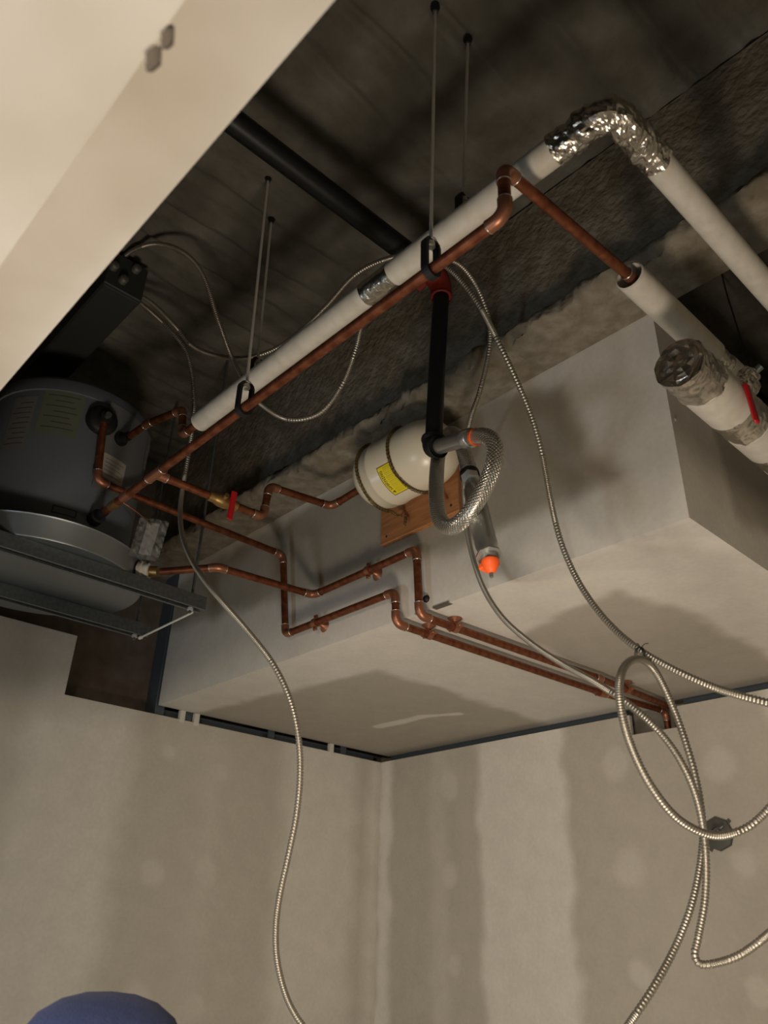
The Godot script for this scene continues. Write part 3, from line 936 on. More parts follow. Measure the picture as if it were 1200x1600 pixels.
func build_insulated() -> void:
	# long insulated line along x, foil elbow, then back over the beam
	var w := thing("insulated_pipe", V(-1.0, 1.22, -0.836), "long white insulated pipe with a crumpled foil elbow hung above the copper pipe", "insulated pipe")
	var y := 1.248
	var z := -0.836
	var x := -0.377
	var r := 0.027
	sleeve(w, V(-1.675, y, z), V(-0.985, y, z), r)
	part(w, "foil_tape", crumpled(PackedVector3Array([V(-0.99, y, z), V(-0.905, y, z)]), r + 0.0004, 5, 0.02), M.foil, "shiny foil tape patch")
	sleeve(w, V(-0.91, y, z), V(-0.48, y, z), r)
	var arc := arc_at(V(-1, y, z), V(x, y, z), V(x, y, -2), 0.035, 6)
	var fp := PackedVector3Array([V(-0.49, y, z)])
	fp.append_array(arc)
	fp.append(V(x, y, -0.985))
	part(w, "foil_elbow", crumpled(fp, r + 0.001, 6, 0.11), M.foil, "crumpled foil elbow wrap")
	sleeve(w, V(x, y, -0.975), V(x, y, -2.6), r)
	run(w, [V(-1.66, y, z), V(-1.765, y, z), V(-1.79, 1.35, z), V(-1.93, 1.352, -0.80), on_y(203, 681, 1.345)])
	# sleeve over the copper that crosses past the bulkhead end
	var s := thing("pipe_sleeve", V(-0.546, 1.19, -1.3), "white open-ended insulation sleeve slid over the copper pipe beside the bulkhead end", "pipe insulation")
	sleeve(s, V(-0.546, 1.2155, -1.16), V(-0.546, 1.2175, -1.512), 0.0315, 0.0285)
	part(s, "foil_tape", crumpled(PackedVector3Array([V(-0.546, 1.2175, -1.505), V(-0.546, 1.2185, -1.575)]), 0.028, 8, 0.06), M.foil)
	sleeve(s, V(-0.546, 1.2185, -1.57), V(-0.546, 1.219, -1.64), 0.030)
	part(s, "foil_tape", crumpled(PackedVector3Array([V(-0.546, 1.219, -1.635), V(-0.546, 1.22, -1.70)]), 0.029, 9, 0.08), M.foil)
	# the fat one with a foil cap and a red lever
	var b := thing("fat_insulated_pipe", V(-0.502, 0.945, -1.5), "fat white insulated pipe with a foil-capped end and red valve lever beside the bulkhead", "insulated pipe")
	var bx := -0.502
	var by := 0.995
	var R := 0.051
	var cap := part(b, "foil_cap", crumpled(PackedVector3Array([V(bx, by, -1.215), V(bx, by, -1.305)]), R, 12, 0.035, true), M.foil, "crumpled foil end cap")
	var fm := MB.new().lathe([Vector2(R, -0.004), Vector2(R * 0.8, 0.003), Vector2(R * 0.62, 0.004), Vector2(R * 0.4, 0.005), Vector2(R * 0.2, 0.004), Vector2(0.0, 0.005)], at(V(bx, by, -1.216), Vector3.BACK), 11)
	for i in fm.v.size():
		fm.v[i] += Vector3.BACK * 0.007 * sin(fm.v[i].x * 131.0 + 1.0) * sin(fm.v[i].y * 97.0)
	part(cap, "folded_face", flatten(fm), M.foil)
	sleeve(b, V(bx, by, -1.30), V(bx, by, -1.42), R + 0.001, 0.03)
	part(b, "foil_tape", crumpled(PackedVector3Array([V(bx, by, -1.415), V(bx, by, -1.50)]), R - 0.0005, 13, 0.025), M.foil)
	sleeve(b, V(bx, by, -1.495), V(bx, by, -1.60), R + 0.001, 0.03)
	part(b, "foil_tape", crumpled(PackedVector3Array([V(bx, by, -1.595), V(bx, by, -1.68)]), R - 0.0005, 14, 0.025), M.foil)
	sleeve(b, V(bx, by, -1.675), V(bx, by, -2.58), R + 0.001, 0.03)
	var vb := part(b, "valve_neck", crumpled(PackedVector3Array([V(bx + 0.005, by + 0.04, -1.455), V(bx + 0.03, by + 0.085, -1.47), V(bx + 0.038, by + 0.1, -1.475)]), 0.02, 15, 0.12, true), M.foil)
	part(vb, "valve_stem", MB.new().lathe([Vector2(0, 0), Vector2(0.008, 0), Vector2(0.008, 0.03), Vector2(0, 0.03)], at(V(bx + 0.036, by + 0.092, -1.475), Vector3(1, 0.5, 0)), 10), M.galvanised)
	var h0 := on_x(1165, 600, -0.445)
	var h1 := on_x(1183, 661, -0.445)
	var mid := (h0 + h1) / 2
	part(vb, "lever", MB.new().box(Vector3(0.008, h0.distance_to(h1), 0.02), Transform3D(along(h0 - h1), mid), 0.003), M.red_grip, "red valve lever")

func build_hangers() -> void:
	clevis(on_y(680, 15, DECK - 0.004), V(-0.712, 1.056, -0.748), 0.0112, "black clevis on a bright threaded rod holding the copper pipe beside the red elbow")
	clevis(on_y(419, 280, DECK - 0.004), V(-1.30, 1.056, -0.75), 0.0112, "black clevis on a threaded rod holding the copper pipe nearer the water heater")
	clevis(on_y(731, 65, DECK - 0.004), V(-0.705, 1.248, -0.836), 0.0112, "black clevis on a threaded rod behind the white insulated pipe near the riser", 0.068)
	clevis(on_y(424, 345, DECK - 0.004), V(-1.41, 1.248, -0.836), 0.0112, "black clevis on a dull threaded rod behind the white pipe nearer the heater", 0.068)

func build_tank() -> void:
	var y := 1.199
	var z := -1.331
	var r := 0.0967
	var t := thing("expansion_tank", V(-1.35, y - r, z), "cream steel expansion tank chained sideways to a wooden board on the bulkhead", "tank")
	var x0 := -1.533
	var p := [Vector2(0.0, 0.0), Vector2(0.03, 0.002), Vector2(0.055, 0.009), Vector2(0.076, 0.022), Vector2(0.09, 0.042), Vector2(r, 0.066), Vector2(r, 0.093), Vector2(r + 0.0025, 0.096), Vector2(r + 0.0025, 0.104), Vector2(r, 0.107), Vector2(r, 0.235), Vector2(0.0945, 0.258), Vector2(0.086, 0.285), Vector2(0.068, 0.312), Vector2(0.04, 0.329), Vector2(0, 0.336)]
	part(t, "shell", MB.new().lathe(p, at(V(x0, y, z), Vector3.RIGHT), 56), M.tank_enamel)
	part(t, "inlet", MB.new().lathe([Vector2(0, -0.014), Vector2(0.016, -0.014), Vector2(0.016, 0.01), Vector2(0, 0.01)], at(V(x0, y, z), Vector3.RIGHT), 12), M.brass)
	# yellow sticker, upside down on the belly
	var sm := StandardMaterial3D.new()
	sm.resource_name = "warning_sticker"
	sm.roughness = 0.55
	sm.albedo_texture = ImageTexture.create_from_image(sticker())
	part(t, "warning_sticker", patch(V(0, y, z), Vector3.RIGHT, Vector3.BACK, r + 0.0006, 25.3, 82.3, -1.396, -1.337), sm, "yellow warning sticker with black lettering, upside down")
	# chains
	for q in [[-1.466, -1.478, 62.0, -116.0, -1.455], [-1.338, -1.325, 62.0, -116.0, -1.30]]:
		var pts := PackedVector3Array()
		for i in 30:
			var k := float(i) / 29.0
			var a := deg_to_rad(lerpf(q[2], q[3], k))
			pts.append(V(lerpf(q[0], q[1], maxf(0.0, k - 0.6) * 2.5), y + sin(a) * (r + 0.005), z + cos(a) * (r + 0.005)))
		var hook := V(q[4], 1.098, ZF + 0.033)
		pts.append(hook + Vector3(-0.02, 0.006, 0.008))
		pts.append(hook)
		if q[0] < -1.4: pts.append(hook + Vector3(0.0, -0.03, 0.002))
		var ch := thing("tank_chain", V(q[0], y - r, z), "brass-coloured chain round the end of the cream tank by the copper inlet" if q[0] < -1.4 else "brass-coloured chain crossing the yellow sticker of the cream tank", "chain", "")
		part(ch, "links", chain(smooth(pts, 0.0085)), M.chain_metal)
		part(ch, "screw", MB.new().lathe([Vector2(0, -0.012), Vector2(0.0035, -0.012), Vector2(0.0035, 0.01), Vector2(0.007, 0.011), Vector2(0, 0.014)], at(hook, Vector3.BACK), 10), M.copper_fitting)
	# board
	var bd := MB.new()
	bd.box(Vector3(0.315, 0.25, 0.0178), Transform3D(Basis.IDENTITY, V(-1.4195, 1.174, ZF + 0.0092)), 0.0015)
	var o := single("backing_board", bd, M.plank, "reddish wooden board screwed to the bulkhead behind the cream tank", "board")
	for s in [[-1.55, 1.07], [-1.29, 1.075]]:
		part(o, "screw", MB.new().lathe([Vector2(0, 0), Vector2(0.004, 0), Vector2(0.003, 0.0015), Vector2(0, 0.002)], at(V(s[0], s[1], ZF + 0.0181), Vector3.BACK), 10), M.black_cast)

func chain(p: PackedVector3Array) -> MB:
	var b := MB.new()
	for i in p.size() - 1:
		var d := (p[i + 1] - p[i])
		if d.length() < 0.002: continue
		d = d.normalized()
		var u := d.cross(Vector3(0.3, 0.5, 0.8)).normalized().rotated(d, (i % 2) * PI / 2.0)
		var c := (p[i] + p[i + 1]) / 2
		var loop := PackedVector3Array()
		for s in 9:
			var a := TAU * s / 8.0
			loop.append(c + d * cos(a) * 0.0066 + u * sin(a) * 0.0042)
		b.sweep(loop, 0.0014, 5, false)
	return b

const GLYPHS := {"W": ["10001", "10001", "10001", "10101", "10101", "11011", "10001"], "A": ["01110", "10001", "10001", "11111", "10001", "10001", "10001"], "R": ["11110", "10001", "10001", "11110", "10100", "10010", "10001"], "N": ["10001", "11001", "10101", "10101", "10011", "10001", "10001"], "I": ["111", "010", "010", "010", "010", "010", "111"], "G": ["01110", "10001", "10000", "10111", "10001", "10001", "01110"]}

# printed side of the sticker: u runs round the tank, v along it; the heading lies along the edge nearest the inlet
func sticker() -> Image:
	var w := 256
	var h := 160
	var im := Image.create(w, h, false, Image.FORMAT_RGB8)
	im.fill(rgb(226, 208, 30))
	var ink := rgb(22, 20, 12)
	im.fill_rect(Rect2i(0, 0, w, 5), ink)
	im.fill_rect(Rect2i(0, h - 5, w, 5), ink)
	im.fill_rect(Rect2i(0, 0, 5, h), ink)
	im.fill_rect(Rect2i(w - 5, 0, 5, h), ink)
	# sign: a triangle with a bang, then the word, drawn from the far end of the arc back
	var x := 232
	for i in 26:
		im.fill_rect(Rect2i(x - 13 - i / 2, 14 + i, i + 1, 1), ink)
	im.fill_rect(Rect2i(x - 14, 35, 3, 3), rgb(226, 208, 30))
	im.fill_rect(Rect2i(x - 14, 24, 3, 9), rgb(226, 208, 30))
	x -= 38
	for ch in "WARNING":
		var g: Array = GLYPHS[ch]
		for r in 7:
			for c in g[r].length():
				if g[r][c] == "1": im.fill_rect(Rect2i(x - (c + 1) * 4, 14 + r * 4, 4, 4), ink)
		x -= g[0].length() * 4 + 5
	for l in 9:
		var y := 58 + l * 10
		for k in 16:
			im.fill_rect(Rect2i(14 + k * 14, y, 10 - (k * 7 + l * 5) % 5, 3), ink.lerp(rgb(226, 208, 30), 0.45))
	return im

func build_sprinkler() -> void:
	var s := thing("sprinkler_main", V(-1.06, 1.54, -0.6), "black steel sprinkler pipe under the deck with a red elbow and straight drop", "pipe")
	var px := -1.058
	var py := 1.565
	var pz := -1.150
	part(s, "main_pipe", MB.new().sweep(PackedVector3Array([V(px, py, 0.9), V(px, py, -0.4), V(px, py, pz + 0.05)]), 0.0285, 28), M.black_steel)
	var top := V(px - 0.0, py, pz)
	var drop := on_z(677, 700, pz)
	var a := arc_at(V(px, py, 0), top, Vector3(top.x, 0, top.z), 0.045, 8)
	var red := PackedVector3Array([a[0] + Vector3(0, 0, 0.03)])
	red.append_array(a)
	red.append(a[a.size() - 1] + Vector3.DOWN * 0.02)
	var rad := PackedFloat32Array()
	for i in red.size(): rad.append(lerpf(0.034, 0.027, float(i) / (red.size() - 1)))
	var el := part(s, "red_elbow", MB.new().sweep(red, rad, 24), M.red_paint, "dark red cast elbow")
	part(el, "groove_lip", ring(red[red.size() - 1], Vector3.DOWN, 0.0285, 0.008), M.red_paint)
	part(el, "hanger_wing", MB.new().box(Vector3(0.05, 0.012, 0.03), Transform3D(Basis(Vector3.BACK, 0.3), top + Vector3(-0.035, -0.012, 0.035)), 0.003), M.red_paint)
	part(s, "drop_pipe", MB.new().sweep(PackedVector3Array([red[red.size() - 1] + Vector3.UP * 0.01, (top + drop) / 2 , drop]), 0.021, 24), M.black_steel)
	# bottom elbow and nipple
	var right := on_z(720, 688, pz + 0.03)
	var e2 := arc_at(drop + Vector3.UP * 0.2, drop, right, 0.018, 6)
	var ep := PackedVector3Array([e2[0] + Vector3.UP * 0.012])
	ep.append_array(e2)
	ep.append(e2[e2.size() - 1] + (right - drop).normalized() * 0.008)
	var be := part(s, "bottom_elbow", MB.new().sweep(ep, 0.0265, 24), M.black_cast)
	part(be, "collar", ring(ep[0], Vector3.UP, 0.029, 0.014), M.black_cast)
	part(be, "collar", ring(ep[ep.size() - 1], right - drop, 0.029, 0.014), M.black_cast)
	var nipple_end := drop.lerp(right, 1.1)
	part(s, "nipple", MB.new().sweep(PackedVector3Array([drop.lerp(right, 0.25), drop.lerp(right, 0.7), nipple_end]), 0.0185, 20), M.bright_steel)
	# flexible hose
	var hz := [[720, 688, -1.118], [740, 683, -1.10], [757, 681, -1.085], [770, 690, -1.08], [774, 710, -1.078], [767, 740, -1.075], [750, 775, -1.075], [730, 805, -1.08], [712, 821, -1.09], [697, 822, -1.10], [686, 808, -1.11], [682, 780, -1.125], [682, 745, -1.15], [685, 712, -1.19], [693, 688, -1.215], [704, 677, -1.215], [715, 682, -1.195], [723, 700, -1.17], [729, 722, -1.155], [733, 738, -1.15]]
	var hp := PackedVector3Array()
	for q in hz: hp.append(on_z(q[0], q[1], q[2]))
	hp[0] = nipple_end
	var h := thing("braided_hose", hp[9], "looped braided steel sprinkler hose hanging in front of the cream tank, orange capped head", "hose")
	part(h, "braid", MB.new().sweep(smooth(hp, 0.006), 0.0175, 28), M.braid)
	var d0 := (hp[2] - hp[1]).normalized()
	part(h, "orange_ring", MB.new().lathe([Vector2(0.0175, -0.004), Vector2(0.0195, -0.004), Vector2(0.0195, 0.004), Vector2(0.0175, 0.004)], at(hp[1].lerp(hp[2], 0.25), d0), 24), M.orange, "orange plastic ring")
	part(h, "inlet_ferrule", MB.new().lathe([Vector2(0.0, -0.016), Vector2(0.0225, -0.016), Vector2(0.0225, 0.008), Vector2(0.018, 0.012)], at(hp[0].lerp(hp[1], 0.55), hp[1] - hp[0]), 24), M.bright_steel)
	var q0 := hp[hp.size() - 1]
	var q1 := on_z(766, 876, -1.075)
	var d := (q1 - q0).normalized()
	var l := q0.distance_to(q1)
	var x := at(q0, d)
	part(h, "ferrule", MB.new().lathe([Vector2(0.016, -0.03), Vector2(0.019, -0.028), Vector2(0.0195, 0.0), Vector2(0.014, 0.004), Vector2(0, 0.004)], x, 24), M.bright_steel)
	part(h, "gasket_ring", MB.new().lathe([Vector2(0.012, 0.004), Vector2(0.022, 0.005), Vector2(0.022, 0.016), Vector2(0.012, 0.017)], x, 24), M.rubber)
	part(h, "hex_nut", MB.new().lathe([Vector2(0.0, 0.016), Vector2(0.021, 0.018), Vector2(0.021, 0.038), Vector2(0.0, 0.04)], x, 6), M.white_plastic)
	var red2 := []
	red2.append(Vector2(0.012, 0.038))
	red2.append(Vector2(0.016, 0.045))
	red2.append(Vector2(0.021, 0.07))
	for i in 14:
		var yy := lerpf(0.075, l - 0.055, i / 13.0)
		red2.append(Vector2(0.0218 + (0.0008 if i % 2 else 0.0), yy))
	red2.append(Vector2(0.022, l - 0.045))
	red2.append(Vector2(0.016, l - 0.028))
	red2.append(Vector2(0.0145, l - 0.012))
	red2.append(Vector2(0.0, l - 0.01))
	part(h, "reducer", MB.new().lathe(red2, x, 28), M.bright_steel)
	part(h, "flange", MB.new().lathe([Vector2(0, l - 0.016), Vector2(0.026, l - 0.016), Vector2(0.026, l - 0.011), Vector2(0, l - 0.011)], x, 8), M.bright_steel)
	part(h, "outlet_nut", MB.new().lathe([Vector2(0, l - 0.02), Vector2(0.017, l - 0.02), Vector2(0.017, l), Vector2(0, l)], x, 6), M.bright_steel)
	var cp := at(q1 + Vector3.DOWN * 0.001, (q1 - q0).normalized() * 0.4 + Vector3.DOWN)
	var cap := part(h, "orange_cap", MB.new().lathe([Vector2(0, 0.0), Vector2(0.0175, 0.0), Vector2(0.018, 0.006), Vector2(0.0085, 0.024), Vector2(0.004, 0.026), Vector2(0, 0.026)], cp, 20), M.orange, "orange protective sprinkler cap")
	part(cap, "tab", MB.new().box(Vector3(0.014, 0.012, 0.02), cp * Transform3D(Basis.IDENTITY, Vector3(0.016, 0.007, 0)), 0.002), M.orange)
	part(cap, "deflector", MB.new().lathe([Vector2(0, 0.025), Vector2(0.004, 0.025), Vector2(0.0035, 0.036), Vector2(0, 0.037)], cp, 8), M.bright_steel)

func build_cables() -> void:
	armoured("armoured_cable", [[190, 405, 2.42], [210, 390, 2.38], [245, 381, 2.33], [285, 393, 2.27], [316, 428, 2.23], [340, 498, 2.2], [362, 558, 2.18], [386, 604, 2.15], [406, 630, 2.1], [450, 655, 2.05], [500, 645, 2.02], [535, 600, 2.0], [556, 545, 2.0], [565, 510, 2.0], [583, 470, 1.98], [630, 428, 1.95], [680, 406, 1.93], [716, 412, 1.95], [745, 448, 2.0], [764, 500, 2.0], [764, 550, 2.0], [750, 610, 2.02], [736, 652, 2.06], [727, 700, 2.1], [725, 760, 2.1], [728, 815, 2.05], [738, 868, 1.98], [756, 920, 1.9], [786, 966, 1.8], [830, 1005, 1.7], [880, 1038, 1.6], [930, 1066, 1.5], [985, 1102, 1.42], [1030, 1143, 1.37], [1065, 1192, 1.35], [1090, 1252, 1.35], [1102, 1325, 1.35], [1102, 1400, 1.34], [1091, 1465, 1.32], [1086, 1492, 1.31], [1098, 1507, 1.3], [1140, 1499, 1.28], [1175, 1480, 1.26], [1230, 1435, 1.22]], 0.0062, "armoured cable hanging behind the braided hose, dropping past the wall notch to a low bend")
	armoured("armoured_cable", [[200, 450, 2.44], [238, 474, 2.4], [272, 508, 2.36], [300, 540, 2.33], [340, 556, 2.28], [385, 559, 2.22], [430, 545, 2.18], [470, 517, 2.14], [512, 476, 2.1], [552, 432, 2.05], [595, 408, 2.0], [645, 398, 1.94], [690, 412, 1.88], [722, 440, 1.84], [752, 482, 1.8], [778, 533, 1.76], [806, 592, 1.75], [830, 650, 1.75], [847, 710, 1.75], [860, 780, 1.74], [875, 842, 1.7], [897, 896, 1.65], [925, 942, 1.58], [960, 983, 1.5], [1000, 1016, 1.42], [1050, 1045, 1.36], [1110, 1072, 1.3], [1160, 1088, 1.26], [1230, 1106, 1.2]], 0.0062, "armoured cable sagging from the insulated pipe past the bulkhead corner, tied to a loop")
	armoured("armoured_cable", [[200, 458, 2.46], [236, 487, 2.43], [266, 516, 2.4], [289, 546, 2.38], [299, 582, 2.36], [303, 622, 2.34], [301, 662, 2.32], [296, 702, 2.3], [288, 746, 2.27], [282, 792, 2.2], [284, 832, 2.1], [296, 868, 2.0], [317, 903, 1.9], [347, 940, 1.8], [386, 985, 1.72], [425, 1035, 1.66], [452, 1090, 1.62], [466, 1150, 1.6], [469, 1210, 1.6], [463, 1275, 1.6], [450, 1340, 1.6], [437, 1400, 1.6], [431, 1450, 1.6], [433, 1500, 1.6], [445, 1550, 1.6], [463, 1588, 1.6], [500, 1640, 1.6], [540, 1720, 1.6]], 0.0062, "armoured cable hanging loose from beside the water heater down across the wall corner")
	armoured("armoured_cable", [[1240, 1215, 1.25], [1193, 1272, 1.25], [1157, 1298, 1.25], [1112, 1305, 1.24], [1060, 1280, 1.22], [1017, 1228, 1.2], [987, 1168, 1.2], [971, 1112, 1.2], [968, 1066, 1.23], [979, 1038, 1.29], [1000, 1030, 1.36], [1022, 1046, 1.4], [1045, 1090, 1.41], [1068, 1150, 1.41], [1088, 1220, 1.41], [1098, 1290, 1.42], [1094, 1350, 1.41], [1080, 1415, 1.38], [1055, 1480, 1.35], [1020, 1545, 1.3], [970, 1620, 1.25], [910, 1720, 1.2]], 0.0062, "armoured cable twisted into a hanging oval loop in front of the wall notch")
	var tw := MB.new()
	var p := deep(1001, 1023, 1.40)
	for k in 3:
		var loop := PackedVector3Array()
		for i in 9:
			var a := TAU * i / 8.0 + k
			loop.append(p + cam_basis * Vector3(cos(a) * 0.004 + k * 0.002 - 0.003, sin(a) * 0.014, cos(a) * 0.012))
		tw.sweep(loop, 0.0008, 5, false)
	for k in 2:
		tw.sweep(PackedVector3Array([p + cam_basis * Vector3(0, 0.012, 0), p + cam_basis * Vector3(0.006 - k * 0.012, 0.02, 0.004), p + cam_basis * Vector3(0.012 - k * 0.02, 0.021, 0.006)]), 0.0008, 5)
	single("tie_wire", tw, M.black_cast, "thin wire tie joining the cable loop to the sagging cable", "wire")
	# thin dark wire right of the fat pipe
	var wp := PackedVector3Array([on_z(1128, 430, -1.95) + Vector3.UP * 0.02, on_z(1136, 460, -1.95), on_z(1150, 505, -1.95), on_z(1164, 550, -1.95), on_z(1176, 590, -1.95), on_z(1190, 660, -1.95), on_z(1204, 760, -1.95)])
	single("suspension_wire", MB.new().sweep(smooth(wp, 0.02), 0.0022, 6), M.black_cast, "thin dark wire hanging beside the fat insulated pipe and red lever", "wire")

func build_small_things() -> void:
	# wireway under the deck above the heater
	var e := on_y(208, 436, 1.74)
	var w := thing("wireway", e + Vector3(-0.5, -0.07, 0), "dark steel wireway box under the deck above the water heater, cables leaving its end", "electrical box")
	part(w, "trough", MB.new().box(Vector3(1.0, 0.13, 0.12), Transform3D(Basis.IDENTITY, e + Vector3(-0.5, 0.0, 0.02)), 0.003), M.wireway_steel)
	part(w, "cover", MB.new().box(Vector3(0.98, 0.003, 0.11), Transform3D(Basis.IDENTITY, e + Vector3(-0.5, -0.066, 0.02)), 0.001), M.wireway_steel)
	for q in [[-0.03, 0.01], [0.0, 0.045], [0.035, -0.02]]:
		part(w, "connector", MB.new().lathe([Vector2(0, 0), Vector2(0.014, 0), Vector2(0.014, 0.02), Vector2(0.009, 0.024), Vector2(0, 0.024)], at(e + Vector3(-0.002, q[0], 0.02 + q[1]), Vector3.RIGHT), 8), M.box_steel)
	part(w, "bracket", MB.new().box(Vector3(0.04, 0.05, 0.14), Transform3D(Basis.IDENTITY, e + Vector3(-0.12, 0.085, 0.02)), 0.002), M.wireway_steel)
	# metal box set in the back wall
	var c := on_z(1123, 1303, ZW)
	var b := thing("wall_box", c, "round grey metal electrical box set in the wall behind the cables", "electrical box")
	part(b, "box", MB.new().lathe([Vector2(0, -0.035), Vector2(0.05, -0.035), Vector2(0.052, 0.006), Vector2(0.048, 0.006), Vector2(0.046, -0.03), Vector2(0, -0.03)], at(c, Vector3.BACK), 8), M.box_steel)
	part(b, "cover", MB.new().lathe([Vector2(0.018, 0.008), Vector2(0.049, 0.006), Vector2(0.049, 0.009), Vector2(0.02, 0.014), Vector2(0.018, 0.008)], at(c, Vector3.BACK), 8), M.box_steel)
	var cn := part(b, "connector", MB.new().lathe([Vector2(0, 0), Vector2(0.02, 0.004), Vector2(0.02, 0.016), Vector2(0.013, 0.02), Vector2(0.013, 0.05), Vector2(0.009, 0.052), Vector2(0, 0.03)], at(c + Vector3(0.006, 0.0, 0.002), Vector3(0.2, -0.1, 1)), 14), M.galvanised)
	part(cn, "lock_screw", MB.new().lathe([Vector2(0, 0), Vector2(0.004, 0), Vector2(0.004, 0.012), Vector2(0, 0.012)], at(c + Vector3(0.022, 0.012, 0.03), Vector3(1, 0.6, 0)), 8), M.galvanised)
	for a in [0.7, 2.6, 4.1]:
		part(b, "ear", MB.new().box(Vector3(0.016, 0.012, 0.003), Transform3D(Basis(Vector3.BACK, a), c + Vector3(cos(a), sin(a), 0) * 0.052 + Vector3.BACK * 0.004), 0.001), M.box_steel)
	# manual in a clear bag hung at the pan
	var mb := thing("document_bag", on_y(233, 862, 1.005), "crumpled clear bag with a folded paper hanging beside the drain pan", "bag")
	var o := on_y(233, 842, 1.03)
	var n := FastNoiseLite.new()
	n.seed = 5
	n.frequency = 9.0
	for spec in [["paper", 0.036, 0.10, M.label_white, 0.0], ["bag", 0.085, 0.12, M.clear_bag, 0.006]]:
		for face in ([0.0] if spec[0] == "paper" else [-1.0, 1.0]):
			var m := MB.new()
			var k := 12
			var U := Vector3(0.55, -0.10, -0.80).normalized()
			var D := Vector3(-0.18, -0.95, 0.02).normalized()
			var N := U.cross(D).normalized()
			for j in k + 1:
				for i in k + 1:
					var s := Vector2(float(i) / k - 0.5, float(j) / k - 0.5)
					var bulge: float = n.get_noise_3d(s.x + face * 3.0, s.y, 1.0) * (0.02 if spec[0] == "bag" else 0.008) + face * spec[4] * 2.0 * (1.0 - 4.0 * s.x * s.x)
					m.add(o + U * s.x * spec[1] + D * s.y * spec[2] + N * bulge, N, s)
			for j in k:
				for i in k: m.quad(j * (k + 1) + i, j * (k + 1) + i + 1, (j + 1) * (k + 1) + i + 1, (j + 1) * (k + 1) + i)
			part(mb, spec[0], flatten(m) if spec[0] == "bag" else m, spec[3])
	part(mb, "wire", MB.new().sweep(smooth(PackedVector3Array([o + Vector3(-0.0, 0.045, 0), on_y(214, 800, 1.045), on_y(192, 785, 1.05)]), 0.01), 0.002, 6), M.copper_fitting)
	# loose screw head on the bulkhead face
	var s := on_z(667, 936, ZF)
	single("bolt_head", MB.new().lathe([Vector2(0, 0), Vector2(0.011, 0), Vector2(0.011, 0.004), Vector2(0.006, 0.01), Vector2(0, 0.011)], at(s, Vector3.BACK), 8), M.black_cast, "small dark bolt head on the bulkhead face right of the taller copper loop", "bolt")
	var e2 := on_x(1055, 655, XR)
	single("drywall_screw", MB.new().lathe([Vector2(0, 0), Vector2(0.005, 0), Vector2(0.003, 0.002), Vector2(0, 0.002)], at(e2, Vector3.RIGHT), 10), M.zinc_rod, "bright screw head in the bulkhead end face below the foil cap", "screw")

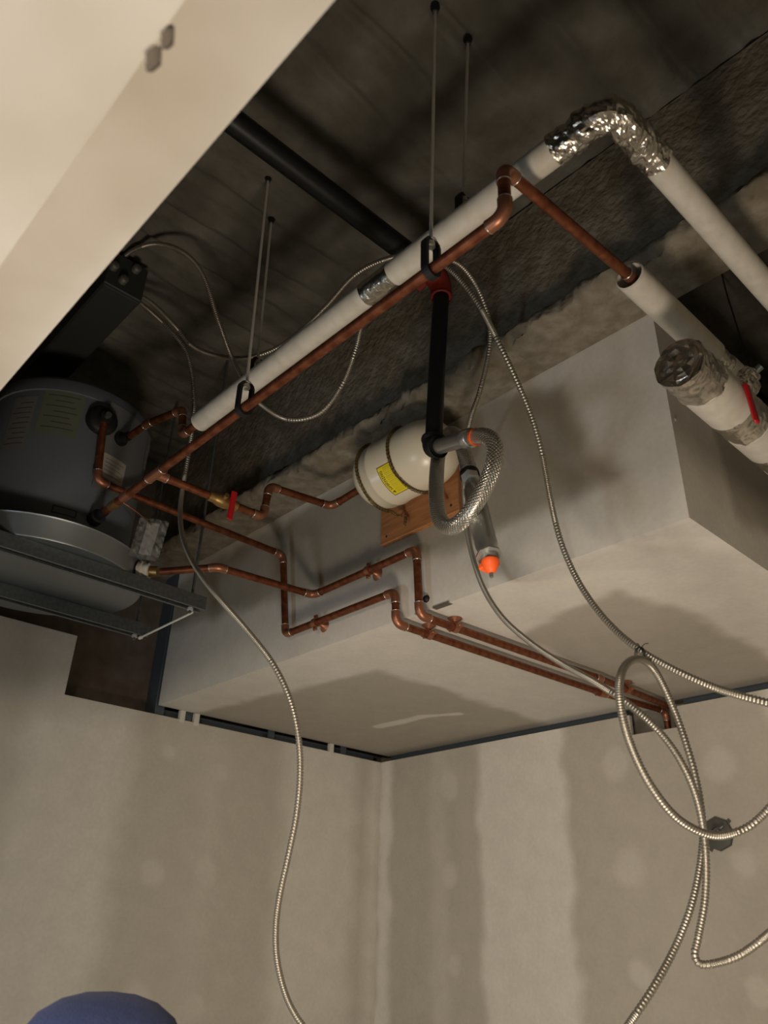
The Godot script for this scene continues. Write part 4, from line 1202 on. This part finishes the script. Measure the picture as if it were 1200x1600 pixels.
# ------------------------------------------------------------------ the person whose cap shows
func build_person() -> void:
	var top := deep(150, 1549, 1.12)
	var foot := Vector3(top.x, 0, top.z - 0.02)
	var t := thing("person", foot, "person wearing a blue cap standing in front of the left wall", "person")
	var face := Vector3(-0.45, 0, -0.9).normalized()       # looks towards the heater corner
	var side := face.cross(Vector3.UP).normalized()
	var hgt := top.y - 0.012
	var q := func(s, y, f): return foot + side * s + Vector3.UP * y * hgt / 1.53 + face * f
	var bones := []
	bones.append([q.call(0, 1.43, 0.0), q.call(0, 1.38, 0.02), 0.085, 0.075])
	bones.append([q.call(0, 1.35, 0.05), q.call(0, 1.33, 0.055), 0.05, 0.042])
	bones.append([q.call(0, 1.385, 0.095), q.call(0, 1.365, 0.105), 0.012, 0.014])
	bones.append([q.call(0, 1.33, -0.01), q.call(0, 1.24, -0.02), 0.052, 0.058])
	bones.append([q.call(0, 1.18, -0.01), q.call(0, 0.95, 0.0), 0.125, 0.115])
	bones.append([q.call(0, 0.95, 0.0), q.call(0, 0.82, -0.01), 0.115, 0.125])
	for s in [-1.0, 1.0]:
		bones.append([q.call(s * 0.085, 1.385, -0.005), q.call(s * 0.087, 1.37, -0.005), 0.016, 0.012])
		bones.append([q.call(s * 0.06, 1.19, -0.01), q.call(s * 0.16, 1.17, -0.01), 0.085, 0.062])
		bones.append([q.call(s * 0.17, 1.17, -0.01), q.call(s * 0.21, 0.93, -0.02), 0.052, 0.042])
		bones.append([q.call(s * 0.21, 0.93, -0.02), q.call(s * 0.22, 0.72, 0.05), 0.042, 0.028])
		bones.append([q.call(s * 0.22, 0.72, 0.05), q.call(s * 0.22, 0.65, 0.07), 0.03, 0.028])
		for k in 4:
			bones.append([q.call(s * 0.22, 0.65, 0.045 + k * 0.019), q.call(s * 0.215, 0.585 + absf(k - 1.4) * 0.008, 0.055 + k * 0.018), 0.0095, 0.008])
		bones.append([q.call(s * 0.215, 0.69, 0.085), q.call(s * 0.205, 0.64, 0.115), 0.011, 0.009])
		bones.append([q.call(s * 0.075, 0.80, 0.0), q.call(s * 0.09, 0.43, 0.01), 0.088, 0.058])
		bones.append([q.call(s * 0.09, 0.43, 0.01), q.call(s * 0.095, 0.09, -0.01), 0.056, 0.04])
		bones.append([q.call(s * 0.095, 0.045, -0.03), q.call(s * 0.105, 0.035, 0.15), 0.045, 0.036])
	part(t, "body", skin(bones, 0.014, hgt), M.person)
	var cc: Vector3 = q.call(0, 1.43, 0.0)
	var hh := top.y - cc.y
	var cap := part(t, "cap", MB.new().lathe([Vector2(0.118, -0.012), Vector2(0.120, 0.0), Vector2(0.119, 0.02), Vector2(0.112, hh * 0.5), Vector2(0.094, hh * 0.74), Vector2(0.066, hh * 0.9), Vector2(0.034, hh * 0.98), Vector2(0, hh)], Transform3D(Basis(side, -0.06) * Basis.IDENTITY.scaled(Vector3(1.0, 1, 1.0)), cc), 40), M.cap_cloth, "blue cloth cap crown")
	var br := MB.new()
	var k := 14
	for i in k + 1:
		var a := lerpf(-1.05, 1.05, float(i) / k)
		var d: Vector3 = face * cos(a) + side * sin(a)
		for j in 5:
			var r := 0.112 + 0.075 * (j / 4.0) * cos(a * 0.9)
			br.add(cc + d * r + Vector3.DOWN * (0.004 + 0.02 * (j / 4.0)), Vector3.UP, Vector2(i, j))
	for i in k:
		for j in 4: br.quad(i * 5 + j, i * 5 + j + 1, i * 5 + j + 6, i * 5 + j + 5)
	part(cap, "peak", br, M.cap_cloth)

# one continuous surface round tapered capsules (surface nets)
func skin(bones: Array, cell: float, hgt: float) -> MB:
	var lo := Vector3.ONE * 1e9
	var hi := -lo
	for b in bones:
		for e in 2:
			lo = lo.min(b[e] - Vector3.ONE * (b[2] + 0.03))
			hi = hi.max(b[e] + Vector3.ONE * (b[2] + 0.03))
	var nx := int((hi.x - lo.x) / cell) + 2
	var ny := int((hi.y - lo.y) / cell) + 2
	var nz := int((hi.z - lo.z) / cell) + 2
	var f := PackedFloat32Array()
	f.resize(nx * ny * nz)
	f.fill(1.0)
	for b in bones:
		var reach: float = maxf(b[2], b[3]) + 0.05
		var bl: Vector3 = (b[0].min(b[1]) - Vector3.ONE * reach - lo) / cell
		var bh: Vector3 = (b[0].max(b[1]) + Vector3.ONE * reach - lo) / cell
		var ab: Vector3 = b[1] - b[0]
		var l2 := ab.length_squared()
		var kk := 0.035 if b[2] > 0.03 else 0.008
		for z in range(maxi(0, int(bl.z)), mini(nz, int(bh.z) + 2)):
			for y in range(maxi(0, int(bl.y)), mini(ny, int(bh.y) + 2)):
				for x in range(maxi(0, int(bl.x)), mini(nx, int(bh.x) + 2)):
					var p := lo + Vector3(x, y, z) * cell
					var t := clampf((p - b[0]).dot(ab) / l2, 0.0, 1.0)
					var d := p.distance_to(b[0] + ab * t) - lerpf(b[2], b[3], t)
					var i := (z * ny + y) * nx + x
					var h := clampf(0.5 + 0.5 * (f[i] - d) / kk, 0.0, 1.0)
					f[i] = lerpf(f[i], d, h) - kk * h * (1.0 - h)
	var o := MB.new()
	o.colored = true
	var at_cell := {}
	for z in nz - 1:
		for y in ny - 1:
			for x in nx - 1:
				var i := (z * ny + y) * nx + x
				var s := 0
				var c := Vector3.ZERO
				var vals := []
				for k in 8: vals.append(f[i + (k & 1) + ((k >> 1) & 1) * nx + ((k >> 2) & 1) * nx * ny])
				var inside := 0
				for k in 8: inside += 1 if vals[k] < 0.0 else 0
				if inside == 0 or inside == 8: continue
				for e in [[0, 1], [2, 3], [4, 5], [6, 7], [0, 2], [1, 3], [4, 6], [5, 7], [0, 4], [1, 5], [2, 6], [3, 7]]:
					if (vals[e[0]] < 0.0) != (vals[e[1]] < 0.0):
						var t: float = vals[e[0]] / (vals[e[0]] - vals[e[1]])
						var a := Vector3(e[0] & 1, (e[0] >> 1) & 1, (e[0] >> 2) & 1)
						var b := Vector3(e[1] & 1, (e[1] >> 1) & 1, (e[1] >> 2) & 1)
						c += a.lerp(b, t)
						s += 1
				var p := lo + (Vector3(x, y, z) + c / s) * cell
				var g := Vector3(vals[1] + vals[3] + vals[5] + vals[7] - vals[0] - vals[2] - vals[4] - vals[6], vals[2] + vals[3] + vals[6] + vals[7] - vals[0] - vals[1] - vals[4] - vals[5], vals[4] + vals[5] + vals[6] + vals[7] - vals[0] - vals[1] - vals[2] - vals[3]).normalized()
				var r := p.y / hgt
				var col := Color(0.36, 0.20, 0.14)
				if r < 0.06: col = Color(0.03, 0.025, 0.02)
				elif r < 0.56 and r > 0.47 and Vector2(p.x - (lo.x + hi.x) / 2, p.z - (lo.z + hi.z) / 2).length() > 0.17: col = Color(0.36, 0.20, 0.14)
				elif r < 0.56: col = Color(0.03, 0.04, 0.07)
				elif r < 0.845: col = Color(0.10, 0.11, 0.12)
				at_cell[i] = o.add(p, g, Vector2.ZERO, col)
	var step := [1, nx, nx * ny]
	for i in at_cell:
		for ax in 3:
			var u: int = step[(ax + 1) % 3]
			var w: int = step[(ax + 2) % 3]
			var j: int = i + step[ax]
			if j >= f.size() or (f[i] < 0.0) == (f[j] < 0.0): continue
			if at_cell.has(i - u) and at_cell.has(i - w) and at_cell.has(i - u - w):
				o.quad(at_cell[i], at_cell[i - u], at_cell[i - u - w], at_cell[i - w])
	return o
